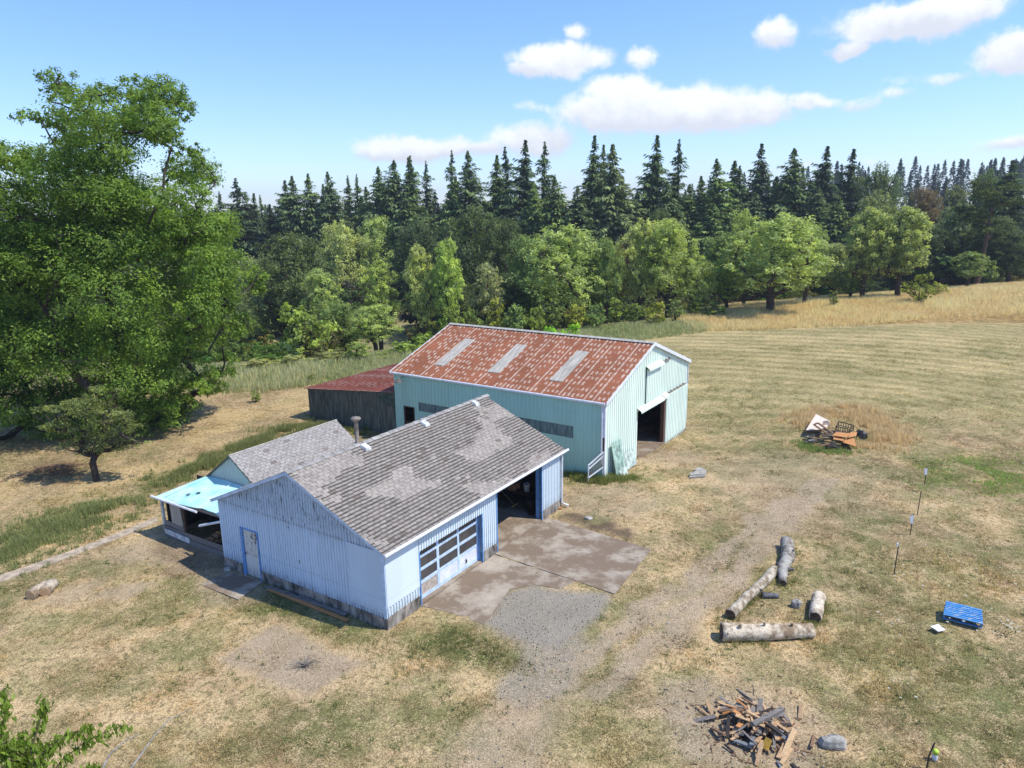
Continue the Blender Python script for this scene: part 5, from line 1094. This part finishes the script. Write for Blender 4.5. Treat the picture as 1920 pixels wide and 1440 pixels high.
C3 = [raw(CN[i][0]) for i in (1, 2)]; LC = [lowcon(s) for s in (1, 2, 3)]; B0 = [raw(BS[i][0]) for i in range(3)]
its = []; rr = random.Random(77)
for i in range(620):
    y = rr.uniform(205, 520); x = rr.uniform(-.95, .95)*y*.82; z = float(height(x, y))
    lim = 5 if x < 60 else 30
    s = rr.uniform(.5, .85)*(1.0 if x > 100 else .85); its.append((LC[i % 3], x, y, z-1, s, 1.2, rr.uniform(0, 6), [q*rr.uniform(.8, 1.25) for q in (.065, .095, .055)]))
for i in range(46):
    y = rr.uniform(182, 215); x = (-.40+.83*(i+rr.random())/46)*y; z = float(height(x, y)); its.append((C3[i % 2], x, y, z-1, rr.uniform(.72, .98), 1.25, rr.uniform(0, 6), [q*rr.uniform(.8, 1.2) for q in (.042, .064, .032)]))
mass('far_woodland', its, 'needle', 'distant mixed conifer wood covering the hills behind the firs', 'woodland')
its = []
for i in range(720):
    y = rr.uniform(72, 205); x = rr.uniform(-.85, .85)*y*.85; edge = 62+min(max(x+25, 0), 60)*.62
    if y < edge+9 or (x > 22 and y < 118) : continue
    z = float(height(x, y)); px = 960+FPX*x/y
    if 640 < px < 780 and y < 150: continue
    if y < edge+24: s = rr.uniform(.35, .85)
    elif y > 130: s = rr.uniform(1.6, 3.2)
    else: s = rr.uniform(.7, 1.5)
    its.append((B0[i % 3], x, y, z-.3, s, 1.15, rr.uniform(0, 6), [q*rr.uniform(.7, 1.3) for q in ((.085, .12, .048) if y > 125 else (.17, .225, .075))]))
mass('undergrowth', its, 'leaf', 'dense dark green undergrowth filling the wood behind the first trees', 'undergrowth')

# the big walnut, traced lobes at their own depths
def lobes_px(rg, lst, Y0, R0=10.):
    out = []; cx = np.mean([gy(q[0], q[1], Y0)[0] for q in lst])
    for (u, v, ru, rv) in lst:
        p = gy(u, v, Y0); s = Y0/FPX; rx, rz_ = ru*s, rv*s; dd = abs(p[0]-cx)/R0; dep = R0*.55*math.sqrt(max(0.05, 1-min(dd, 1)**2))
        for k in range(3 if ru*rv > 3600 else 2):
            out.append((p[0]+rg.uniform(-.15, .15)*rx, p[1]+rg.uniform(-1, .9)*dep, p[2]+rg.uniform(-.1, .1)*rz_, rx*.85, min(rx, 2.6)*.9, rz_*.85))
    return out
def bigtree(label, lst, Y0, ub, vb, N, size, colr, seed, R0, name='walnut_tree'):
    rg = np.random.default_rng(seed); lb = lobes_px(rg, lst, Y0, R0); base = hat(ub, vb); base = gy(ub, vb, Y0); base[2] = float(height(base[0], base[1]))
    root = empty(name, base, 0, label=label, cat='tree'); sh = np.array([*base, 0, 0, 0]); lb = [tuple(np.array(l)-sh) for l in lb]
    lb = [(a, b_, max(c_, f_*.75), d_, e_, f_) for a, b_, c_, d_, e_, f_ in lb]
    V, F_, c, S = crown(rg, lb, N, size, flat=.75, cl=.32, spread=1.0, asp=.42); o_ = link('crown', npmesh('crown', V, F_, c), M['leaf'], root); o_.color = (*colr, 1)
    Ht = max(l[2] for l in lb); b = MB(); skeleton(rg, b, [l[:3] for l in lb]+list(S[::max(1, len(S)//260)]), [(0, 0, -.5), (.1, 0, 2.), (.3, .1, Ht*.3), (.2, 0, Ht*.5), (.5, 0, Ht*.68)], .62, .012, 6); b.build('trunk', M['bark'], root, True); return root
bigtree('huge green walnut tree towering on the left with uneven open crown', [(270,160,48,34),(300,185,34,26),(235,180,34,26),(125,155,38,22),(150,180,36,24),(280,225,60,36),(185,235,48,32),(95,228,36,16),(120,255,44,22),(345,250,32,26),(355,285,28,24),(225,285,80,40),(320,320,62,34),(70,300,60,24),(150,320,70,42),(245,370,90,46),(350,370,46,40),(120,400,90,60),(230,450,110,60),(380,430,58,50),(430,500,50,50),(110,510,100,70),(290,540,120,70),(410,570,46,50),(470,525,22,36),(380,640,44,36),(190,630,110,70),(300,680,90,44),(90,640,80,50),(380,700,34,36),(200,730,100,36),(100,740,70,34),(300,735,50,22),(260,765,60,18),(380,715,36,22),(320,752,40,16),(140,782,60,18),(60,300,50,30),(200,350,70,40),(310,430,60,40),(180,480,80,50),(60,450,70,50),(240,225,70,40),(300,440,90,60),(425,550,45,55),(350,620,60,50),(440,610,30,30),(300,778,70,16),(180,785,60,18),(370,742,36,20)], 49, 232, 778, 230000, .112, (.19, .305, .06), 91, 9.)
bigtree('lower leafy tree filling the left picture edge beside the walnut', [(20,285,50,26),(-20,330,60,40),(30,370,60,50),(-60,420,90,70),(20,470,70,60),(-40,560,100,80),(30,620,70,60),(-30,700,90,60),(30,740,60,45),(-90,640,80,80),(10,790,40,22)], 46, -40, 812, 60000, .11, (.17, .29, .06), 92, 6., 'maple_tree')
# small apple tree
base = hat(182, 901); Y0 = base[1]; rg = np.random.default_rng(14); root = empty('apple_tree', base, 0, label='small bushy apple tree with short dark trunk on the dry slope', cat='tree')
lb = []
for (u, v, ru, rv) in [(150,770,42,24),(200,775,40,26),(120,800,34,20),(185,810,50,30),(230,800,30,26),(140,830,30,18),(215,835,28,16),(170,845,30,12),(100,790,22,12),(245,825,14,12),(70,770,18,8),(170,750,26,12),(95,800,16,8),(110,768,16,10),(258,800,12,8),(268,832,10,6),(243,772,14,10),(172,736,12,12),(208,740,10,12),(130,755,14,10)]:
    p = gy(u, v, Y0); s = Y0/FPX; lb.append((p[0]-base[0], rg.uniform(-.7, .7), p[2]-base[2], ru*s*.85, .8, rv*s*.8))
V, F_, c, S = crown(rg, lb, 9500, .07, flat=.5, cl=.5, asp=.4); o_ = link('crown', npmesh('crown', V, F_, c), M['leaf'], root); o_.color = (.24, .30, .12, 1)
b = MB(); skeleton(rg, b, [l[:3] for l in lb]+list(S[::max(1, len(S)//70)]), [(0, 0, -.2), (-.05, 0, .5), (-.1, 0, 1.1)], .19, .01, 5)
for (u, v) in ((30, 757), (75, 742), (98, 745), (160, 727), (205, 727), (258, 748), (60, 800)): p = gy(u, v, Y0)-base; limbs(rg, b, [p], (-.1, 0, 1.6), .03, 4)
b.build('trunk', M['bark'], root)
# near tree whose shoot tips enter at the lower left
root = empty('cherry_tree', (-10.2, 9.3, 0), 0, label='near leafy tree with long shoots at the bottom left corner', cat='tree'); bo = np.array([-10.2, 9.3, 0]); rg = np.random.default_rng(33)
b = MB(); b.tube([(0, 0, -.2), (.1, 0, 1.5), (0, .1, 4)], [.16, .12, .07], 8); P = []; T = []; 
def shoot(pts, r, leafy, dens=26):
    Q = [Vector([float(c_) for c_ in (np.array(gy(u, v, Y))-bo)]) for (u, v, Y) in pts]; b_ = MB(); Q2 = []
    for i in range(len(Q)-1):
        for k in range(5): Q2.append(Q[i].lerp(Q[i+1], k/5))
    Q2.append(Q[-1]); b_.tube(Q2, list(np.linspace(r, r*.3, len(Q2))), 6); b_.build('branch', M['bark_pale' if not leafy else 'bark'], root)
    if leafy:
        for i in range(len(Q2)-1):
            for k in range(dens//5+1): P.append(np.array(Q2[i].lerp(Q2[i+1], rg.uniform()))+rg.normal(size=3)*.05-np.array([0, 0, .05])); T.append(np.array([rg.normal()*.5, rg.normal()*.5, -1]))
SHT = [[(-40,1400,9.2),(0,1410,9.5),(30,1400,9.7),(45,1380,9.8)],[(-20,1460,9.2),(20,1425,9.5),(50,1430,9.7),(75,1425,9.9)],[(140,1500,9.6),(165,1460,9.9),(178,1440,10)],[(60,1500,9.6),(120,1420,10),(170,1385,10.4),(235,1358,10.8)],[(40,1500,9.4),(60,1400,9.8),(78,1340,10.2),(84,1308,10.4)],[(20,1480,9.4),(90,1400,9.8),(130,1375,10),(180,1362,10.4)],[(100,1520,9.6),(150,1450,10),(185,1435,10.2)],[(-30,1450,9.2),(0,1380,9.6),(10,1330,9.8),(8,1290,10)],[(-20,1500,9.2),(20,1430,9.6),(60,1400,9.8),(95,1400,10)],[(-40,1420,9.2),(-10,1400,9.4),(30,1385,9.6)],[(-10,1520,9.2),(30,1450,9.5),(90,1430,9.7)],[(30,1560,9.2),(60,1470,9.5),(50,1430,9.7)]]
for s_ in SHT: shoot(s_, .014, True, 60)
shoot([(188,1450,10), (205,1415,10.3), (235,1388,10.6), (262,1376,10.8)], .022, False); shoot([(242,1445,10), (268,1410,10.3), (290,1378,10.6), (318,1348,11), (362,1328,11.3)], .020, False)
for i in range(1500):       # leafy body below the frame
    P.append(np.array([rg.normal()*1.1-.3, rg.normal()*.8-.1, 6.6+rg.normal()*.6-1.2])); T.append(np.array([rg.normal()*.5, rg.normal()*.5, -1]))
limbs(rg, b, [(rg.uniform(-1.2, 1.2), rg.uniform(-.6, .8), rg.uniform(5., 6.2)) for k in range(9)], (0, .1, 3.2), .06, 5); b.build('trunk', M['bark'], root)
P = np.array(P); T = unit(np.array(T)); B_ = unit(np.cross(T, rg.normal(size=P.shape))); V, F_ = quads(P, T, B_, rg.uniform(.055, .095, len(P)), rg.uniform(.018, .030, len(P)), .1)
v = rg.uniform(.6, 1.4, len(P)); o_ = link('crown', npmesh('crown', V, F_, np.repeat(v[:, None]*np.array([1, 1, .8]), 4, axis=0)), M['leaf'], root); o_.color = (.20, .29, .055, 1)

# grass blades
def tufts(name, X, Y, Hh, cols, nb, wd, label, cat='grass', lean_=.5):
    n = len(X); Z = height(X, Y); X = np.repeat(X, nb); Y = np.repeat(Y, nb); Z = np.repeat(Z, nb); Hh = np.repeat(Hh, nb)*rng.uniform(.5, 1.25, n*nb); c = np.repeat(cols, nb, axis=0)*rng.uniform(.75, 1.3, (n*nb, 1))
    a = rng.uniform(0, 6.28, n*nb); l = Hh*lean_*rng.uniform(.3, 1.6, n*nb); sx = rng.normal(size=n*nb)*wd*3.5; sy_ = rng.normal(size=n*nb)*wd*3.5; w_ = wd*rng.uniform(.6, 1.5, n*nb)
    b0 = np.stack([X+sx, Y+sy_, Z-.02], -1); pa = np.stack([np.cos(a+1.57)*w_, np.sin(a+1.57)*w_, 0*a], -1); tip = b0+np.stack([np.cos(a)*l, np.sin(a)*l, Hh], -1)
    V = np.stack([b0-pa, b0+pa, tip], 1).reshape(-1, 3); F_ = np.arange(len(V)).reshape(-1, 3)
    o_ = link(name, npmesh(name, V, F_, np.repeat(c, 3, axis=0)), M['grass']); return tag(o_, label, cat, kind='stuff')
def ok(x, y):
    l, w_ = loc2(x, y, SN, SA, SB); k1 = ((l > -.1) & (l < 12.8) & (w_ > -.1) & (w_ < 9.3)) | ((l > 2.3) & (l < 9.2) & (w_ > 9) & (w_ < 13.6)) | ((l > .3) & (l < 2.6) & (w_ > 9) & (w_ < 14.4))
    l, w_ = loc2(x, y, BN, BA, BB); k2 = (l > -.1) & (l < 12.7) & (w_ > -.1) & (w_ < 24)
    k3 = polyin(x, y, [gz(*q)[:2] for q in [(925,1037),(1017,967),(1222,1030),(1152,1113)]]) | polyin(x, y, [gz(*q)[:2] for q in [(791,1136),(923,1039),(1080,1090),(1050,1104),(1000,1096),(955,1105),(907,1171),(850,1150)]]) | polyin(x, y, [gz(*q)[:2] for q in [(375,1095),(430,1072),(493,1090),(447,1124)]]) | (segdist(x, y, [gz(*q)[:2] for q in [(-60,1105),(60,1064),(150,1031),(225,1001),(296,973)]]) < .35)
    return ~(k1 | k2 | k3)
n = 470000; yy = 9+(rng.uniform(0, 1, n)**1.35)*66; xx = rng.uniform(-1, 1, n)*(yy*.78+3)
bare, grav, gg, mul = cover(xx, yy); pn = fbm(xx*1.3, yy*1.3, 99, 4)
keep = ok(xx, yy) & (rng.uniform(0, 1, n) < (1-bare*.75)*(1-grav*.97)*(1-mul*.8)*(.25+1.1*sst(pn, .4, .6)))
xx, yy, gg, pn = xx[keep], yy[keep], gg[keep], pn[keep]
gc = groundcol(xx, yy); k_ = rng.uniform(0, 1, len(xx))[:, None]
gc = np.where(k_ < .40, gc*1.5, np.where(k_ < .68, gc*.8+.7*OLIVE, np.where(k_ < .80, gc*.6, gc*.6+.7*np.array([.50, .38, .20]))))
far = np.clip(yy/30, .7, 2.)
tufts('grass', xx, yy, (.045+.05*gg+.03*sst(pn, .5, .7))*far**.4, gc, 4, .010*1.0, 'short dry lawn grass over the whole yard and field', lean_=.9)
def patch(lines, wd, n, h0, h1, c0, c1, label, name='tall_grass', nb=7, w_=.018):
    X = []; Y = []
    for pix in lines:
        p = [gz(*q)[:2] for q in pix]; seg = [np.hypot(*(b_-a)) for a, b_ in zip(p[:-1], p[1:])]; m_ = int(n/len(lines)); k = rng.choice(len(seg), m_, p=np.array(seg)/sum(seg)); t = rng.uniform(0, 1, m_)
        pa = np.array(p)[k]; pb = np.array(p)[k+1]; q = pa+(pb-pa)*t[:, None]+rng.normal(size=(m_, 2))*wd*.5; X.append(q[:, 0]); Y.append(q[:, 1])
    X = np.concatenate(X); Y = np.concatenate(Y); kk = ok(X, Y) & (fbm(X*.9, Y*.9, 66, 3) > rng.uniform(.36, .56, len(X))); X, Y = X[kk], Y[kk]; t = rng.uniform(0, 1, len(X)); f_ = fbm(X*.8, Y*.8, 55, 3)
    tufts(name, X, Y, h0+(h1-h0)*np.clip(f_*1.6-.3, 0, 1), L3(np.array(c0), np.array(c1), t), nb, w_, label, lean_=.35)
patch([[(-80,1075),(0,1045),(90,1000),(190,962),(225,950)]], 2.3, 5200,   .1, .42, (0.236, 0.288, 0.093), (0.405, 0.400, 0.169), 'tall green weeds along the left of the concrete path')
patch([[(300,905),(350,880),(400,865)], [(440,850),(520,815),(600,795),(625,800)]], 1.3, 5200, .12, .55, (0.220, 0.263, 0.084), (0.371, 0.362, 0.151), 'tall green grass behind the small shed and lean-to')
patch([[(1500,795),(1530,775),(1590,770),(1640,785),(1665,810),(1640,832),(1610,838)]], 1.6, 6500, .15, .6, (0.600, 0.463, 0.237), (0.825, 0.650, 0.362), 'tall tan grass ringing the debris heap in the field')
patch([[(1495,830),(1540,848),(1600,846)], [(1580,832),(1625,822)]], .6, 1300, .15, .45, (0.213, 0.312, 0.075), (0.375, 0.413, 0.138), 'green grass at the foot of the debris heap', nb=6)
patch([[(1062,880),(1090,900),(1140,905),(1190,893)], [(640,808),(700,812)]], .5, 1500, .15, .5, (0.150, 0.225, 0.050), (0.350, 0.325, 0.112), 'weeds along the foot of the teal barn', nb=6)
patch([[(1548,1362),(1552,1366)]], .22, 90, .3, .55, (0.150, 0.250, 0.050), (0.250, 0.350, 0.088), 'green grass tuft beside the scrap wood pile', nb=10)
patch([[(505,1115),(600,1160),(722,1190)], [(745,1178),(900,1215),(985,1235)]], .9, 2600, .05, .12, (0.163, 0.225, 0.062), (0.275, 0.300, 0.112), 'greener grass with painted shade along the foot of the blue gable', nb=6, w_=.012)
patch([[(1800,905),(1860,885),(1960,885)]], 3., 3400, .06, .2, (0.275, 0.400, 0.088), (0.450, 0.500, 0.163), 'bright green grass patch at the right of the field', nb=6, w_=.016)
patch([[(1700,1060),(1780,1090),(1880,1080),(1930,1100)], [(1650,1200),(1700,1260),(1690,1350)]], 2.4, 2600, .06, .25, (0.525, 0.400, 0.188), (0.575, 0.500, 0.213), 'dry seed grass around the blue pallet', nb=6, w_=.012)
patch([[(1352,1200),(1430,1204),(1522,1200)], [(1352,1180),(1400,1130),(1450,1080)], [(1460,1100),(1492,1090),(1490,1030)], [(1520,1170),(1546,1130)]], .35, 900, .08, .26, (.20,.24,.07), (.36,.34,.14), 'grass grown up along the old logs', nb=7, w_=.012)
n = 10000; yy = 10+(rng.uniform(0, 1, n)**1.4)*45; xx = rng.uniform(-1, 1, n)*(yy*.78+2); bare, grav, gg, mul = cover(xx, yy); pn = fbm(xx*.7, yy*.7, 199, 4)
kk = ok(xx, yy) & (rng.uniform(0, 1, n) < (1-grav*.9)*(1-.6*bare)*sst(pn, .42, .60)); xx, yy = xx[kk], yy[kk]; k_ = rng.uniform(0, 1, len(xx))[:, None]
tufts('weeds', xx, yy, rng.uniform(.05, .15, len(xx)), np.where(k_ < .5, np.array([.20, .22, .08]), np.where(k_ < .75, np.array([.13, .18, .06]), np.array([.60, .48, .27]))), 9, .014, 'separate small weed and straw tufts in the yard', lean_=1.1)
n = 9000; t_ = rng.uniform(0, 1, n); yy = 15+t_*32; xx = rng.uniform(-.3, .75, n)*(yy*.7); bare, grav, gg, mul = cover(xx, yy); kk = (rng.uniform(0, 1, n) < np.maximum(bare*.5, grav)) & ok(xx, yy); xx, yy = xx[kk], yy[kk]; n = len(xx); r = rng.uniform(.012, .04, n); Z = height(xx, yy)+.02
o6 = np.array([(1,0,0),(0,1,0),(-1,0,0),(0,-1,0),(0,0,.7),(0,0,-.7)]); V = (np.stack([xx, yy, Z], -1)[:, None]+o6[None]*r[:, None, None]*rng.uniform(.7, 1.3, (n, 6, 1))).reshape(-1, 3)
f8 = np.array([(0,1,4),(1,2,4),(2,3,4),(3,0,4),(1,0,5),(2,1,5),(3,2,5),(0,3,5)]); F_ = (np.arange(n)[:, None, None]*6+f8[None]).reshape(-1, 3)
o_ = link('gravel', npmesh('gravel', V, F_, np.repeat(rng.uniform(.16, .46, (n, 1))*np.array([1, .94, .85]), 6, axis=0)), M['shingle']); tag(o_, 'loose small stones on the track and gravel patch', 'gravel', kind='stuff')
# golden uncut strip, far meadow weeds
def field(n, f_in, h0, h1, c0, c1, label, name, wd, nb=5):
    X, Y = f_in(n); f_ = fbm(X*.25, Y*.25, 57, 3); t = np.clip(rng.normal(size=len(X))*.25+f_, 0, 1); tufts(name, X, Y, h0+(h1-h0)*np.clip(f_*1.6-.3, 0, 1), L3(np.array(c0), np.array(c1), t), nb, wd, label, lean_=.3)
def g1(n): Y = rng.uniform(85, 118, n); X = rng.uniform(22, 85, n); k = (Y > 85.5+1.2*np.sin(X*.15)); return X[k], Y[k]
field(42000, g1, .35, .75, (0.750, 0.562, 0.275), (0.850, 0.775, 0.425), 'golden uncut dry grass strip along the far field edge', 'golden_grass', .028)
def g2(n):
    Y = rng.uniform(58, 92, n); X = rng.uniform(-36, 24, n); e = 62+np.clip(X+25, 0, 60)*.62; k = (Y > e-7) & (Y < e+9) & ok(X, Y); return X[k], Y[k]
field(30000, g2, .25, .8, (0.250, 0.325, 0.100), (0.650, 0.613, 0.338), 'mixed weeds and brambles in the strip behind the buildings', 'weeds', .035)
# small white flowers
X = []; Y = []
for (u, v, r, k) in [(1830,1080,2.5,24),(1700,1090,1.3,13),(1690,1180,1.6,9),(1480,1050,.8,10),(1890,1190,.3,22),(1850,1180,2.,9),(1660,1290,1.2,8),(1730,960,3,7),(1845,900,3,5),(480,1090,.3,3)]:
    p = gz(u, v); X += list(p[0]+rng.normal(size=k)*r*.6); Y += list(p[1]+rng.normal(size=k)*r*.6)
X = np.array(X); Y = np.array(Y); n = len(X); Z = height(X, Y)+rng.uniform(.25, .5, n); r = rng.uniform(.02, .045, n); an = np.arange(6)*pi/3
V = np.stack([X[:, None]+r[:, None]*np.cos(an), Y[:, None]+r[:, None]*np.sin(an), np.repeat((Z)[:, None], 6, 1)+r[:, None]*.3*np.sin(an*3+1)], -1).reshape(-1, 3); F_ = np.arange(n*6).reshape(n, 6)
o_ = link('wildflowers', npmesh('wildflowers', V, F_, np.array([.72, .72, .66])), M['grass']); tag(o_, 'small white umbel flowers scattered through the right hand grass', 'flowers', kind='stuff')
HAZE = .00026
b = MB(); b.box(-1600, 1600, -80, 2300, -60, 75); o_ = b.build('haze'); mt, n = newmat('haze_air'); pv = n.new('ShaderNodeVolumePrincipled'); pv.inputs['Color'].default_value = (.80, .88, 1, 1); pv.inputs['Density'].default_value = HAZE; pv.inputs['Anisotropy'].default_value = .3
ou = n.new('ShaderNodeOutputMaterial'); n.l.new(pv.outputs[0], ou.inputs['Volume']); o_.data.materials.append(mt); tag(o_, kind='stuff'); o_['label'] = 'thin bluish summer haze in the air'; o_['category'] = 'haze'
